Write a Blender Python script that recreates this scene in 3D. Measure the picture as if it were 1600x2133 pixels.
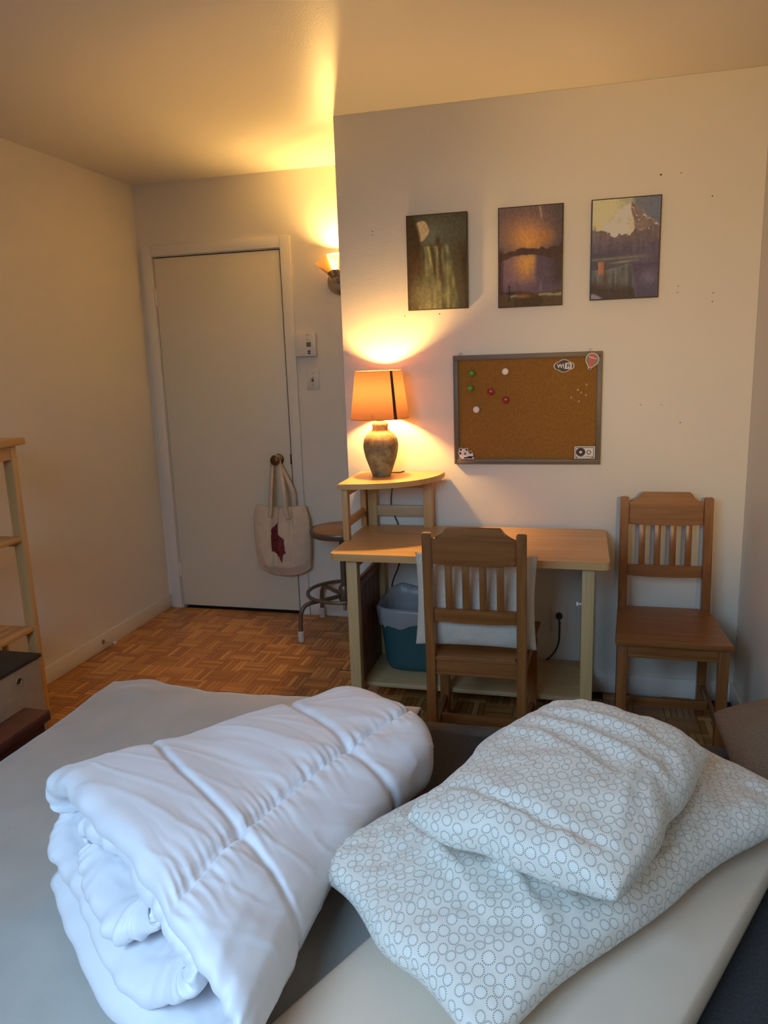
import bpy, bmesh, math, random
import numpy as np
from mathutils import Vector, Matrix, noise as mnoise

for _o in list(bpy.data.objects):
    bpy.data.objects.remove(_o)
SC = bpy.context.scene
COL = SC.collection
R = math.radians
random.seed(5)

# ------------------------------------------------------------------ camera
FPX, YAW, PITCH, ROLL, CAMZ = 1578.25, -0.2562, 0.2033, -0.0339, 1.4716
fw = Vector((math.sin(YAW)*math.cos(PITCH), math.cos(YAW)*math.cos(PITCH), -math.sin(PITCH)))
rt = fw.cross(Vector((0, 0, 1))).normalized()
up = rt.cross(fw)
cr, sr = math.cos(ROLL), math.sin(ROLL)
RT, UP = cr*rt + sr*up, -sr*rt + cr*up
cam_d = bpy.data.cameras.new('camera')
cam_d.sensor_fit = 'HORIZONTAL'
cam_d.sensor_width = 36.0
cam_d.lens = FPX/1600*36.0
cam_d.clip_start = 0.02
cam = bpy.data.objects.new('camera', cam_d)
COL.objects.link(cam)
cam.matrix_world = Matrix(((RT.x, UP.x, -fw.x, 0), (RT.y, UP.y, -fw.y, 0), (RT.z, UP.z, -fw.z, CAMZ), (0, 0, 0, 1)))
SC.camera = cam
CAM = Vector((0, 0, CAMZ))

def px(x, y, ax, v):
    """photo pixel -> point where its ray meets the plane ax = v"""
    d = fw*FPX + RT*(x-800) - UP*(y-1066.5)
    i = 'xyz'.index(ax)
    return CAM + d*((v-CAM[i])/d[i])

# ------------------------------------------------------------------ world, light, exposure
w = bpy.data.worlds.new('sky')
SC.world = w
w.use_nodes = True
w.node_tree.nodes['Background'].inputs['Color'].default_value = (0.45, 0.68, 1.0, 1)
w.node_tree.nodes['Background'].inputs['Strength'].default_value = 0.8
SC.view_settings.view_transform = 'Standard'
SC.view_settings.look = 'None'
SC.view_settings.gamma = 1
SC.view_settings.exposure = 0.14
SC.view_settings.use_curve_mapping = False

ld = bpy.data.lights.new('window_daylight', 'AREA')
ld.shape = 'RECTANGLE'
ld.size, ld.size_y = 1.25, 1.05
ld.energy = 33
ld.spread = R(125)
ld.color = (0.42, 0.68, 1.0)
lo = bpy.data.objects.new('window_daylight', ld)
COL.objects.link(lo)
lo.location = (-0.90, -0.64, 1.92)
lo.rotation_euler = (R(90-52), 0, R(-20))
BULB_LAMP, BULB_SCONCE, BULB_FLOOR = 1250.0, 1680.0, 60.0
BULB_COL = (1.0, 0.59, 0.18)

# ------------------------------------------------------------------ room constants
H = 2.44
XL, YD, XE, YW, XR, YR = -2.427, 3.992, -1.004, 3.2235, 0.644, -0.45

# ------------------------------------------------------------------ materials
M = {}
def nodes(name):
    m = bpy.data.materials.new(name)
    m.use_nodes = True
    return m, m.node_tree.nodes, m.node_tree.links, m.node_tree.nodes['Principled BSDF']

def mat(name, col, rough=0.5, var=0.06, vscale=6.0, bump=0.0, bscale=80.0, metal=0.0, stretch=(1, 1, 1), sheen=0.0, spec=0.5, coat=0.0):
    m, N, L, b = nodes(name)
    tc = N.new('ShaderNodeTexCoord')
    mp = N.new('ShaderNodeMapping'); mp.inputs['Scale'].default_value = stretch
    L.new(tc.outputs['Object'], mp.inputs['Vector'])
    n = N.new('ShaderNodeTexNoise'); n.inputs['Scale'].default_value = vscale; n.inputs['Detail'].default_value = 4
    L.new(mp.outputs[0], n.inputs['Vector'])
    r = N.new('ShaderNodeValToRGB')
    e = r.color_ramp.elements
    e[0].position, e[1].position = 0.3, 0.7
    e[0].color = tuple(max(0, c*(1-var)) for c in col)+(1,)
    e[1].color = tuple(min(1, c*(1+var)) for c in col)+(1,)
    L.new(n.outputs['Fac'], r.inputs['Fac'])
    L.new(r.outputs[0], b.inputs['Base Color'])
    b.inputs['Roughness'].default_value = rough
    b.inputs['Metallic'].default_value = metal
    b.inputs['Specular IOR Level'].default_value = spec
    b.inputs['Sheen Weight'].default_value = sheen
    b.inputs['Coat Weight'].default_value = coat
    if bump:
        n2 = N.new('ShaderNodeTexNoise'); n2.inputs['Scale'].default_value = bscale; n2.inputs['Detail'].default_value = 3
        L.new(mp.outputs[0], n2.inputs['Vector'])
        bp = N.new('ShaderNodeBump'); bp.inputs['Strength'].default_value = bump; bp.inputs['Distance'].default_value = 0.004
        L.new(n2.outputs['Fac'], bp.inputs['Height']); L.new(bp.outputs[0], b.inputs['Normal'])
    M[name] = m
    return m

def wood(name, c0, c1, axis='x', rough=0.4, scale=5.0, rnd=0.0):
    """grain stretched along one object axis"""
    m, N, L, b = nodes(name)
    tc = N.new('ShaderNodeTexCoord'); mp = N.new('ShaderNodeMapping')
    s = {'x': (0.6, 9, 9), 'y': (9, 0.6, 9), 'z': (9, 9, 0.6)}[axis]
    mp.inputs['Scale'].default_value = s
    oi = N.new('ShaderNodeObjectInfo')
    L.new(tc.outputs['Object'], mp.inputs['Vector'])
    ad = N.new('ShaderNodeVectorMath'); ad.operation = 'ADD'
    mu = N.new('ShaderNodeMath'); mu.operation = 'MULTIPLY'; mu.inputs[1].default_value = 37
    L.new(oi.outputs['Random'], mu.inputs[0]); L.new(mp.outputs[0], ad.inputs[0]); L.new(mu.outputs[0], ad.inputs[1])
    n = N.new('ShaderNodeTexNoise'); n.inputs['Scale'].default_value = scale; n.inputs['Detail'].default_value = 6; n.inputs['Distortion'].default_value = 0.6
    L.new(ad.outputs[0], n.inputs['Vector'])
    r = N.new('ShaderNodeValToRGB'); e = r.color_ramp.elements
    e[0].position, e[1].position = 0.32, 0.68
    e[0].color = c0+(1,); e[1].color = c1+(1,)
    L.new(n.outputs['Fac'], r.inputs['Fac'])
    hs = N.new('ShaderNodeHueSaturation')
    mr = N.new('ShaderNodeMapRange'); mr.inputs['To Min'].default_value = 1-rnd; mr.inputs['To Max'].default_value = 1+rnd
    L.new(oi.outputs['Random'], mr.inputs['Value']); L.new(mr.outputs[0], hs.inputs['Value']); L.new(r.outputs[0], hs.inputs['Color'])
    L.new(hs.outputs[0], b.inputs['Base Color'])
    b.inputs['Roughness'].default_value = rough
    bp = N.new('ShaderNodeBump'); bp.inputs['Strength'].default_value = 0.15; bp.inputs['Distance'].default_value = 0.002
    L.new(n.outputs['Fac'], bp.inputs['Height']); L.new(bp.outputs[0], b.inputs['Normal'])
    M[name] = m
    return m

def emis(name, col, s):
    m, N, L, b = nodes(name)
    b.inputs['Base Color'].default_value = (0.9, 0.85, 0.75, 1)
    b.inputs['Emission Color'].default_value = col+(1,)
    b.inputs['Emission Strength'].default_value = s
    M[name] = m

def translucent(name, col, tcol, fac, rough=0.6, weave=0.0):
    m, N, L, b = nodes(name)
    b.inputs['Base Color'].default_value = col+(1,)
    b.inputs['Roughness'].default_value = rough
    t = N.new('ShaderNodeBsdfTranslucent'); t.inputs['Color'].default_value = tcol+(1,)
    mx = N.new('ShaderNodeMixShader'); mx.inputs[0].default_value = fac
    L.new(b.outputs[0], mx.inputs[1]); L.new(t.outputs[0], mx.inputs[2])
    if weave:
        tc = N.new('ShaderNodeTexCoord'); n = N.new('ShaderNodeTexNoise'); n.inputs['Scale'].default_value = weave
        L.new(tc.outputs['Object'], n.inputs['Vector'])
        mr = N.new('ShaderNodeMixRGB'); mr.inputs[1].default_value = tuple(c*0.82 for c in tcol)+(1,); mr.inputs[2].default_value = tcol+(1,)
        L.new(n.outputs['Fac'], mr.inputs[0]); L.new(mr.outputs[0], t.inputs['Color'])
    L.new(mx.outputs[0], N['Material Output'].inputs['Surface'])
    M[name] = m

def attrmat(name, rough=0.5, attr='Col', spec=0.5):
    m, N, L, b = nodes(name)
    a = N.new('ShaderNodeAttribute'); a.attribute_name = attr
    L.new(a.outputs['Color'], b.inputs['Base Color'])
    b.inputs['Roughness'].default_value = rough
    b.inputs['Specular IOR Level'].default_value = spec
    M[name] = m

WALLC = (0.76, 0.71, 0.61)
mat('wall_paint', WALLC, 0.55, 0.015, 1.5, 0.10, 140)
mat('ceiling_paint', (0.78, 0.73, 0.62), 0.34, 0.012, 1.2, 0.12, 120)
mat('door_paint', (0.74, 0.68, 0.53), 0.42, 0.01, 2, 0.04, 60)
mat('trim_paint', (0.76, 0.72, 0.64), 0.42, 0.015, 3, 0.05, 60)
mat('gap_dark', (0.03, 0.022, 0.015), 0.9)
mat('plastic_white', (0.72, 0.68, 0.60), 0.4, 0.01)
mat('plastic_dark', (0.05, 0.04, 0.03), 0.4)
mat('screen_grey', (0.16, 0.15, 0.09), 0.25)
mat('brass', (0.20, 0.11, 0.045), 0.32, 0.25, 30, metal=0.8)
mat('nickel', (0.50, 0.42, 0.32), 0.28, 0.05, 10, metal=0.9)
wood('honey_x', (0.56, 0.31, 0.115), (0.68, 0.41, 0.165), 'x', 0.38)
wood('honey_y', (0.56, 0.31, 0.115), (0.68, 0.41, 0.165), 'y', 0.38)
wood('honey_z', (0.54, 0.31, 0.12), (0.66, 0.40, 0.165), 'z', 0.42)
wood('pale_z', (0.50, 0.33, 0.14), (0.58, 0.40, 0.18), 'z', 0.5)
wood('pale_x', (0.46, 0.32, 0.16), (0.54, 0.39, 0.20), 'x', 0.5)
wood('chair_x', (0.20, 0.070, 0.018), (0.30, 0.115, 0.032), 'x', 0.30)
wood('chair_y', (0.17, 0.060, 0.016), (0.26, 0.098, 0.028), 'y', 0.30)
wood('chair_z', (0.20, 0.070, 0.018), (0.30, 0.115, 0.032), 'z', 0.30)
wood('panel_z', (0.15, 0.052, 0.02), (0.22, 0.085, 0.035), 'z', 0.4)
wood('stool_seat', (0.30, 0.15, 0.045), (0.40, 0.21, 0.07), 'x', 0.35)
mat('steel_taupe', (0.17, 0.135, 0.10), 0.35, 0.1, 20, metal=0.5)
mat('tape', (0.62, 0.55, 0.46), 0.8, 0.08, 60, 0.3, 150)
mat('frame_grey', (0.155, 0.115, 0.075), 0.45, 0.10, 10, stretch=(1, 1, 8))
mat('print_edge', (0.045, 0.028, 0.016), 0.4)
mat('steel', (0.55, 0.52, 0.48), 0.3, 0.03, 10, metal=1.0)
mat('paper_white', (0.80, 0.74, 0.66), 0.5, 0.01)
mat('ink_black', (0.035, 0.016, 0.014), 0.5)
mat('ink_grey', (0.22, 0.20, 0.18), 0.5)
mat('ink_red', (0.52, 0.055, 0.045), 0.45)
mat('ink_olive', (0.22, 0.20, 0.12), 0.5)
mat('pin_green', (0.10, 0.24, 0.02), 0.25)
mat('pin_white', (0.85, 0.76, 0.68), 0.3)
mat('pin_red', (0.34, 0.02, 0.03), 0.25)
mat('pin_clear', (0.52, 0.33, 0.16), 0.2)
mat('canvas_tote', (0.66, 0.54, 0.40), 0.9, 0.05, 25, 0.25, 300)
mat('tote_print', (0.17, 0.022, 0.025), 0.85, 0.55, 70)
mat('basket_teal', (0.035, 0.115, 0.135), 0.55, 0.10, 30)
mat('cord_black', (0.02, 0.013, 0.01), 0.5)
mat('linen', (0.62, 0.56, 0.46), 0.95, 0.08, 160, 0.5, 500, sheen=0.2)
mat('linen_print', (0.34, 0.20, 0.12), 0.95, 0.6, 30, 0.3, 300)
mat('woven_beige', (0.22, 0.165, 0.115), 0.95, 0.22, 220, 0.6, 420)
mat('blanket_grey', (0.42, 0.39, 0.345), 0.95, 0.07, 7, 0.22, 55, sheen=0.5)
mat('sofa_taupe', (0.075, 0.063, 0.054), 0.95, 0.10, 60, 0.5, 300)
mat('sofa_charcoal', (0.036, 0.036, 0.039), 0.95, 0.25, 180, 0.5, 320)
mat('beige_sheet', (0.66, 0.54, 0.42), 0.85, 0.03, 5, 0.05, 200)
mat('duvet_white', (0.80, 0.79, 0.82), 0.55, 0.01, 6, 0.03, 300, sheen=0.3)
mat('box_linen', (0.34, 0.27, 0.19), 0.9, 0.05, 40, 0.3, 300)
mat('box_lid_black', (0.018, 0.02, 0.018), 0.7, 0.1, 40)
mat('leather_red', (0.088, 0.026, 0.017), 0.45, 0.18, 25, 0.15, 200)
mat('lamp_socket', (0.36, 0.27, 0.14), 0.35, 0.1, 20, metal=0.8)
mat('seam_brown', (0.10, 0.035, 0.015), 0.8)
mat('shade_trim', (0.34, 0.13, 0.06), 0.8)
emis('bulb_lamp', BULB_COL, BULB_LAMP)
emis('bulb_sconce', BULB_COL, BULB_SCONCE)
emis('bulb_floor', BULB_COL, BULB_FLOOR)
mat('bulb_off', (0.8, 0.75, 0.65), 0.2)
translucent('shade_fabric', (0.50, 0.19, 0.085), (0.050, 0.0225, 0.0112), 0.50, 0.9, 60)
translucent('shade_lining', (0.80, 0.70, 0.50), (0.8, 0.5, 0.25), 0.4, 0.9)
translucent('frosted_glass', (0.78, 0.66, 0.48), (0.95, 0.85, 0.65), 0.72, 0.3)
translucent('liner_plastic', (0.46, 0.44, 0.43), (0.6, 0.58, 0.56), 0.35, 0.35)
attrmat('parquet_attr', 0.33)
attrmat('painting', 0.5, spec=0.12)

def cork():
    m, N, L, b = nodes('cork')
    tc = N.new('ShaderNodeTexCoord')
    v = N.new('ShaderNodeTexVoronoi'); v.inputs['Scale'].default_value = 330
    n = N.new('ShaderNodeTexNoise'); n.inputs['Scale'].default_value = 90; n.inputs['Detail'].default_value = 5
    L.new(tc.outputs['Object'], v.inputs['Vector']); L.new(tc.outputs['Object'], n.inputs['Vector'])
    mx = N.new('ShaderNodeMixRGB'); mx.inputs[0].default_value = 0.5
    L.new(v.outputs['Color'], mx.inputs[1]); L.new(n.outputs['Fac'], mx.inputs[2])
    r = N.new('ShaderNodeValToRGB'); e = r.color_ramp.elements
    e[0].position, e[1].position = 0.2, 0.75
    e[0].color = (0.23, 0.097, 0.015, 1); e[1].color = (0.34, 0.158, 0.028, 1)
    L.new(mx.outputs[0], r.inputs['Fac']); L.new(r.outputs[0], b.inputs['Base Color'])
    b.inputs['Roughness'].default_value = 0.95
    bp = N.new('ShaderNodeBump'); bp.inputs['Strength'].default_value = 0.3; bp.inputs['Distance'].default_value = 0.002
    L.new(mx.outputs[0], bp.inputs['Height']); L.new(bp.outputs[0], b.inputs['Normal'])
    M['cork'] = m
cork()

def vase_mat():
    m, N, L, b = nodes('stone_glaze')
    tc = N.new('ShaderNodeTexCoord')
    n = N.new('ShaderNodeTexNoise'); n.inputs['Scale'].default_value = 22; n.inputs['Detail'].default_value = 8; n.inputs['Roughness'].default_value = 0.75
    L.new(tc.outputs['Object'], n.inputs['Vector'])
    r = N.new('ShaderNodeValToRGB'); e = r.color_ramp.elements
    e[0].position, e[1].position = 0.36, 0.66
    e[0].color = (0.088, 0.085, 0.038, 1); e[1].color = (0.34, 0.33, 0.18, 1)
    L.new(n.outputs['Fac'], r.inputs['Fac']); L.new(r.outputs[0], b.inputs['Base Color'])
    b.inputs['Roughness'].default_value = 0.75
    bp = N.new('ShaderNodeBump'); bp.inputs['Strength'].default_value = 0.4; bp.inputs['Distance'].default_value = 0.003
    L.new(n.outputs['Fac'], bp.inputs['Height']); L.new(bp.outputs[0], b.inputs['Normal'])
    M['stone_glaze'] = m
vase_mat()

def rings_mat():
    """cotton printed with dotted rings of mixed sizes (pattern in metres on the UV map)"""
    m, N, L, b = nodes('ring_cotton')
    uv = N.new('ShaderNodeUVMap'); uv.uv_map = 'UVMap'
    SCL = 45.0
    def vor(feature):
        v = N.new('ShaderNodeTexVoronoi'); v.voronoi_dimensions = '2D'; v.feature = feature
        v.inputs['Scale'].default_value = SCL; v.inputs['Randomness'].default_value = 0.34
        L.new(uv.outputs[0], v.inputs['Vector'])
        return v
    f1, ns = vor('F1'), vor('N_SPHERE_RADIUS')
    def mth(op, a, c, clamp=False):
        n = N.new('ShaderNodeMath'); n.operation = op; n.use_clamp = clamp
        for i, x in enumerate((a, c)):
            if x is None: continue
            if isinstance(x, (int, float)): n.inputs[i].default_value = x
            else: L.new(x, n.inputs[i])
        return n.outputs[0]
    rad = mth('MULTIPLY', ns.outputs['Radius'], 0.87)
    dev = mth('ABSOLUTE', mth('SUBTRACT', f1.outputs['Distance'], rad), None)
    ring = mth('SUBTRACT', 1.0, mth('MULTIPLY', dev, 15.0), True)
    ring = mth('MULTIPLY', ring, 2.2, True)
    # dots: angle round the ring centre
    sub = N.new('ShaderNodeVectorMath'); sub.operation = 'SUBTRACT'
    L.new(uv.outputs[0], sub.inputs[0]); L.new(f1.outputs['Position'], sub.inputs[1])
    sx = N.new('ShaderNodeSeparateXYZ'); L.new(sub.outputs[0], sx.inputs[0])
    ang = mth('ARCTAN2', sx.outputs[1], sx.outputs[0])
    dots = mth('MULTIPLY', mth('ADD', mth('SINE', mth('MULTIPLY', ang, 18.0), None), 0.35), 1.3, True)
    mask = mth('MULTIPLY', ring, dots)
    inside = mth('LESS_THAN', f1.outputs['Distance'], rad)
    c1 = N.new('ShaderNodeMixRGB'); c1.inputs[1].default_value = (0.74, 0.70, 0.62, 1); c1.inputs[2].default_value = (0.76, 0.735, 0.66, 1)
    L.new(inside, c1.inputs[0])
    c2 = N.new('ShaderNodeMixRGB'); c2.inputs[2].default_value = (0.20, 0.19, 0.175, 1)
    L.new(mask, c2.inputs[0]); L.new(c1.outputs[0], c2.inputs[1])
    L.new(c2.outputs[0], b.inputs['Base Color'])
    b.inputs['Roughness'].default_value = 0.6
    b.inputs['Sheen Weight'].default_value = 0.2
    M['ring_cotton'] = m
rings_mat()

def weave_mat():
    m, N, L, b = nodes('basket_weave')
    tc = N.new('ShaderNodeTexCoord')
    mp = N.new('ShaderNodeMapping'); mp.inputs['Scale'].default_value = (1, 1, 1)
    L.new(tc.outputs['UV'], mp.inputs['Vector'])
    ck = N.new('ShaderNodeTexChecker'); ck.inputs['Scale'].default_value = 1.0
    ck.inputs['Color1'].default_value = (0.018, 0.060, 0.064, 1); ck.inputs['Color2'].default_value = (0.048, 0.132, 0.136, 1)
    L.new(mp.outputs[0], ck.inputs['Vector'])
    L.new(ck.outputs['Color'], b.inputs['Base Color'])
    b.inputs['Roughness'].default_value = 0.5
    bp = N.new('ShaderNodeBump'); bp.inputs['Strength'].default_value = 0.8; bp.inputs['Distance'].default_value = 0.003
    L.new(ck.outputs['Fac'], bp.inputs['Height']); L.new(bp.outputs[0], b.inputs['Normal'])
    M['basket_weave'] = m
weave_mat()

def glass_mat():
    m, N, L, b = nodes('window_glass')
    t = N.new('ShaderNodeBsdfTransparent'); g = N.new('ShaderNodeBsdfGlossy'); g.inputs['Roughness'].default_value = 0.02
    mx = N.new('ShaderNodeMixShader'); mx.inputs[0].default_value = 0.06
    L.new(t.outputs[0], mx.inputs[1]); L.new(g.outputs[0], mx.inputs[2]); L.new(mx.outputs[0], N['Material Output'].inputs['Surface'])
    M['window_glass'] = m
glass_mat()

# ------------------------------------------------------------------ mesh helpers
def mesh_obj(name, me, m, parent=None, smooth=False):
    o = bpy.data.objects.new(name, me)
    COL.objects.link(o)
    if m: me.materials.append(M[m])
    if smooth:
        for p in me.polygons: p.use_smooth = True
    if parent: o.parent = parent
    return o

def bm_obj(name, bm, m, parent=None, smooth=False, autos=None):
    bmesh.ops.recalc_face_normals(bm, faces=bm.faces)
    me = bpy.data.meshes.new(name)
    bm.to_mesh(me); bm.free()
    o = mesh_obj(name, me, m, parent, smooth)
    if autos:
        for p in me.polygons: p.use_smooth = True
        me.set_sharp_from_angle(angle=R(autos))
    return o

def add_box(bm, p0, p1, bev=0.0, mtx=None):
    g = bmesh.ops.create_cube(bm, size=1.0)
    vs = g['verts']
    for v in vs:
        v.co = Vector([(p0[i]+p1[i])/2 + v.co[i]*(p1[i]-p0[i]) for i in range(3)])
        if mtx: v.co = mtx @ v.co
    if bev:
        es = list({e for v in vs for e in v.link_edges})
        bmesh.ops.bevel(bm, geom=es, offset=bev, segments=2, affect='EDGES', profile=0.5)

def box(name, p0, p1, m, parent=None, bev=0.002, mtx=None):
    bm = bmesh.new(); add_box(bm, p0, p1, bev, mtx)
    return bm_obj(name, bm, m, parent, autos=40 if bev else None)

def add_bar(bm, a, b, w, d, side=(1, 0, 0), bev=0.002):
    """rectangular bar from a to b; w along 'side', d across"""
    a, b = Vector(a), Vector(b)
    ax = (b-a).normalized(); s = Vector(side); s = (s - ax*s.dot(ax)).normalized(); q = ax.cross(s)
    mt = Matrix((( s.x, q.x, ax.x, (a.x+b.x)/2), (s.y, q.y, ax.y, (a.y+b.y)/2), (s.z, q.z, ax.z, (a.z+b.z)/2), (0, 0, 0, 1)))
    l = (b-a).length
    add_box(bm, (-w/2, -d/2, -l/2), (w/2, d/2, l/2), bev, mt)

def bar(name, a, b, w, d, m, parent=None, side=(1, 0, 0), bev=0.002):
    bm = bmesh.new(); add_bar(bm, a, b, w, d, side, bev)
    return bm_obj(name, bm, m, parent, autos=40)

def add_lathe(bm, prof, c=(0, 0, 0), seg=32, cap=True, sx=1.0, sy=1.0):
    rings = []
    for r, z in prof:
        rings.append([bm.verts.new((c[0]+r*sx*math.cos(2*math.pi*k/seg), c[1]+r*sy*math.sin(2*math.pi*k/seg), c[2]+z)) for k in range(seg)])
    for a, b in zip(rings, rings[1:]):
        for k in range(seg):
            bm.faces.new((a[k], a[(k+1) % seg], b[(k+1) % seg], b[k]))
    if cap:
        bm.faces.new(list(reversed(rings[0]))); bm.faces.new(rings[-1])

def lathe(name, prof, m, parent=None, c=(0, 0, 0), seg=32, cap=True, mtx=None, autos=50):
    bm = bmesh.new(); add_lathe(bm, prof, c, seg, cap)
    if mtx: bmesh.ops.transform(bm, matrix=mtx, verts=bm.verts)
    return bm_obj(name, bm, m, parent, autos=autos)

def add_tube(bm, pts, r, seg=10, flat=1.0, closed=False):
    pts = [Vector(p) for p in pts]
    n = len(pts)
    def tan(i):
        a = pts[(i-1) % n] if (closed or i > 0) else pts[i]
        b = pts[(i+1) % n] if (closed or i < n-1) else pts[i]
        return (b-a).normalized()
    t0 = tan(0)
    nrm = t0.orthogonal().normalized()
    rings = []
    for i, p in enumerate(pts):
        t = tan(i)
        nrm = (nrm - t*nrm.dot(t)).normalized()
        q = t.cross(nrm)
        rr = r[i] if isinstance(r, (list, tuple)) else r
        rings.append([bm.verts.new(p + nrm*rr*math.cos(2*math.pi*k/seg) + q*rr*flat*math.sin(2*math.pi*k/seg)) for k in range(seg)])
    prs = list(zip(rings, rings[1:])) + ([(rings[-1], rings[0])] if closed else [])
    for a, b in prs:
        for k in range(seg):
            bm.faces.new((a[k], a[(k+1) % seg], b[(k+1) % seg], b[k]))
    if not closed:
        bm.faces.new(list(reversed(rings[0]))); bm.faces.new(rings[-1])

def tube(name, pts, r, m, parent=None, seg=10, flat=1.0, closed=False):
    bm = bmesh.new(); add_tube(bm, pts, r, seg, flat, closed)
    return bm_obj(name, bm, m, parent, smooth=True)

def spline(pts, n=8):
    """Catmull-Rom through points"""
    P = [Vector(p) for p in pts]; P = [2*P[0]-P[1]] + P + [2*P[-1]-P[-2]]
    out = []
    for i in range(1, len(P)-2):
        for k in range(n):
            t = k/n
            a, b, c, d = P[i-1], P[i], P[i+1], P[i+2]
            out.append(0.5*((2*b) + (c-a)*t + (2*a-5*b+4*c-d)*t*t + (3*b-a-3*c+d)*t**3))
    out.append(P[-2])
    return out

def prism(name, poly, d0, d1, m, parent=None, plane='xz', bev=0.0, mtx=None):
    """polygon in a plane extruded along the third axis from d0 to d1"""
    bm = bmesh.new()
    def V(u, v, d): return {'xz': (u, d, v), 'xy': (u, v, d), 'yz': (d, u, v)}[plane]
    a = [bm.verts.new(V(u, v, d0)) for u, v in poly]; b = [bm.verts.new(V(u, v, d1)) for u, v in poly]
    bm.faces.new(a); bm.faces.new(list(reversed(b)))
    n = len(poly)
    for k in range(n): bm.faces.new((a[k], b[k], b[(k+1) % n], a[(k+1) % n]))
    if bev:
        es = [e for e in bm.edges if len({round({'xz': v.co.y, 'xy': v.co.z, 'yz': v.co.x}[plane], 6) for v in e.verts}) == 1]
        bmesh.ops.bevel(bm, geom=es, offset=bev, segments=2, affect='EDGES')
    if mtx: bmesh.ops.transform(bm, matrix=mtx, verts=bm.verts)
    return bm_obj(name, bm, m, parent, autos=35)

def thing(name, label, cat, loc=(0, 0, 0), rotz=0.0, group=None):
    o = bpy.data.objects.new(name, None)
    o.empty_display_size = 0.1
    COL.objects.link(o)
    o.location = loc; o.rotation_euler = (0, 0, rotz)
    o['label'] = label; o['category'] = cat
    if group: o['group'] = group
    return o

def tag(o, label, cat, group=None):
    o['label'] = label; o['category'] = cat
    if group: o['group'] = group
    return o

def struct(o):
    o['kind'] = 'structure'
    return o

def fbm(x, y, z, o=3):
    s, a = 0.0, 1.0
    for k in range(o):
        s += a*mnoise.noise(Vector((x, y, z))); x *= 2.03; y *= 2.03; z *= 2.03; a *= 0.5
    return s

# ------------------------------------------------------------------ the room
T = 0.12
floor = struct(box('floor', (XL-T, YR-T, -0.06), (XR+T, YD+T, -0.008), 'gap_dark', bev=0))
struct(box('ceiling', (XL-T, YR-T, H), (XR+T, YD+T, H+T), 'ceiling_paint', bev=0))
struct(box('wall_left', (XL-T, YR-T, -0.06), (XL, YD+T, H), 'wall_paint', bev=0))
struct(box('wall_right', (XR, YR-T, -0.06), (XR+T, YD+T, H), 'wall_paint', bev=0))
# door wall with its opening
DX0, DX1, DZ = -2.335, -1.572, 2.052
bm = bmesh.new()
add_box(bm, (XL, YD, -0.06), (DX0, YD+T, H)); add_box(bm, (DX1, YD, -0.06), (XE+0.1, YD+T, H)); add_box(bm, (DX0, YD, DZ), (DX1, YD+T, H))
struct(bm_obj('wall_back', bm, 'wall_paint'))
wall_desk = struct(box('wall_desk', (XE, YW, -0.06), (XR, YD+T, H), 'wall_paint', bev=0.002))
# wall behind the camera with the window that lights the room
WX0, WX1, WZ0, WZ1 = -1.55, -0.25, 0.95, 2.32
bm = bmesh.new()
add_box(bm, (XL, YR-T, -0.06), (WX0, YR, H)); add_box(bm, (WX1, YR-T, -0.06), (XR, YR, H))
add_box(bm, (WX0, YR-T, -0.06), (WX1, YR, WZ0)); add_box(bm, (WX0, YR-T, WZ1), (WX1, YR, H))
struct(bm_obj('wall_rear', bm, 'wall_paint'))
bm = bmesh.new()
for a, b in (((WX0, WZ0), (WX0+.05, WZ1)), ((WX1-.05, WZ0), (WX1, WZ1)), ((WX0, WZ0), (WX1, WZ0+.05)), ((WX0, WZ1-.05), (WX1, WZ1)), (((WX0+WX1)/2-.025, WZ0), ((WX0+WX1)/2+.025, WZ1))):
    add_box(bm, (a[0], YR-0.06, a[1]), (b[0], YR-0.01, b[1]))
win = struct(bm_obj('window_1', bm, 'trim_paint'))
for a, b in ((WX0+.05, (WX0+WX1)/2-.025), ((WX0+WX1)/2+.025, WX1-.05)):
    box('pane', (a, YR-0.037, WZ0+.05), (b, YR-0.033, WZ1-.05), 'window_glass', win, bev=0)

# parquet: mosaic of five-finger blocks
BS, NF = 0.121, 5
fwid = BS/NF
strips = []
y0f, x0f = YD - 0.002, XL + 0.002
for i in range(int((XR-XL)/BS)+1):
    for j in range(int((YD-YR)/BS)+1):
        for k in range(NF):
            if (i+j) % 2: cx, cy, wx, wy = x0f+i*BS+BS/2, y0f-j*BS-(k+.5)*fwid, BS, fwid
            else: cx, cy, wx, wy = x0f+i*BS+(k+.5)*fwid, y0f-j*BS-BS/2, fwid, BS
            if cx+wx/2 > XR or cy-wy/2 < YR: continue
            if cx+wx/2 > XE and cy+wy/2 > YW+0.02: continue
            strips.append((cx, cy, wx > wy))
def pj(p):
    d = Vector(p)-CAM; z = d.dot(fw)
    return (800+FPX*d.dot(RT)/z, 1066.5-FPX*d.dot(UP)/z) if z > 0.1 else (-9999, -9999)
def shows(s):
    x, y = pj((s[0], s[1], 0))
    if 95 < x < 735 and 1262 < y < 1525 and y < 1395 + (735-x)*0.28: return True
    if 1300 < x < 1530 and 1455 < y < 1540: return True
    return False
vis = sorted([s for s in strips if shows(s)], key=lambda s: s[1])[:300]
visset = set(vis)
PAL = [(0.392, 0.1622, 0.0416), (0.4574, 0.1987, 0.0527), (0.3412, 0.1325, 0.0347), (0.5227, 0.245, 0.0693), (0.4211, 0.1788, 0.0554), (0.4719, 0.2236, 0.0554), (0.5808, 0.2898, 0.0859), (0.363, 0.149, 0.0389)]
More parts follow.
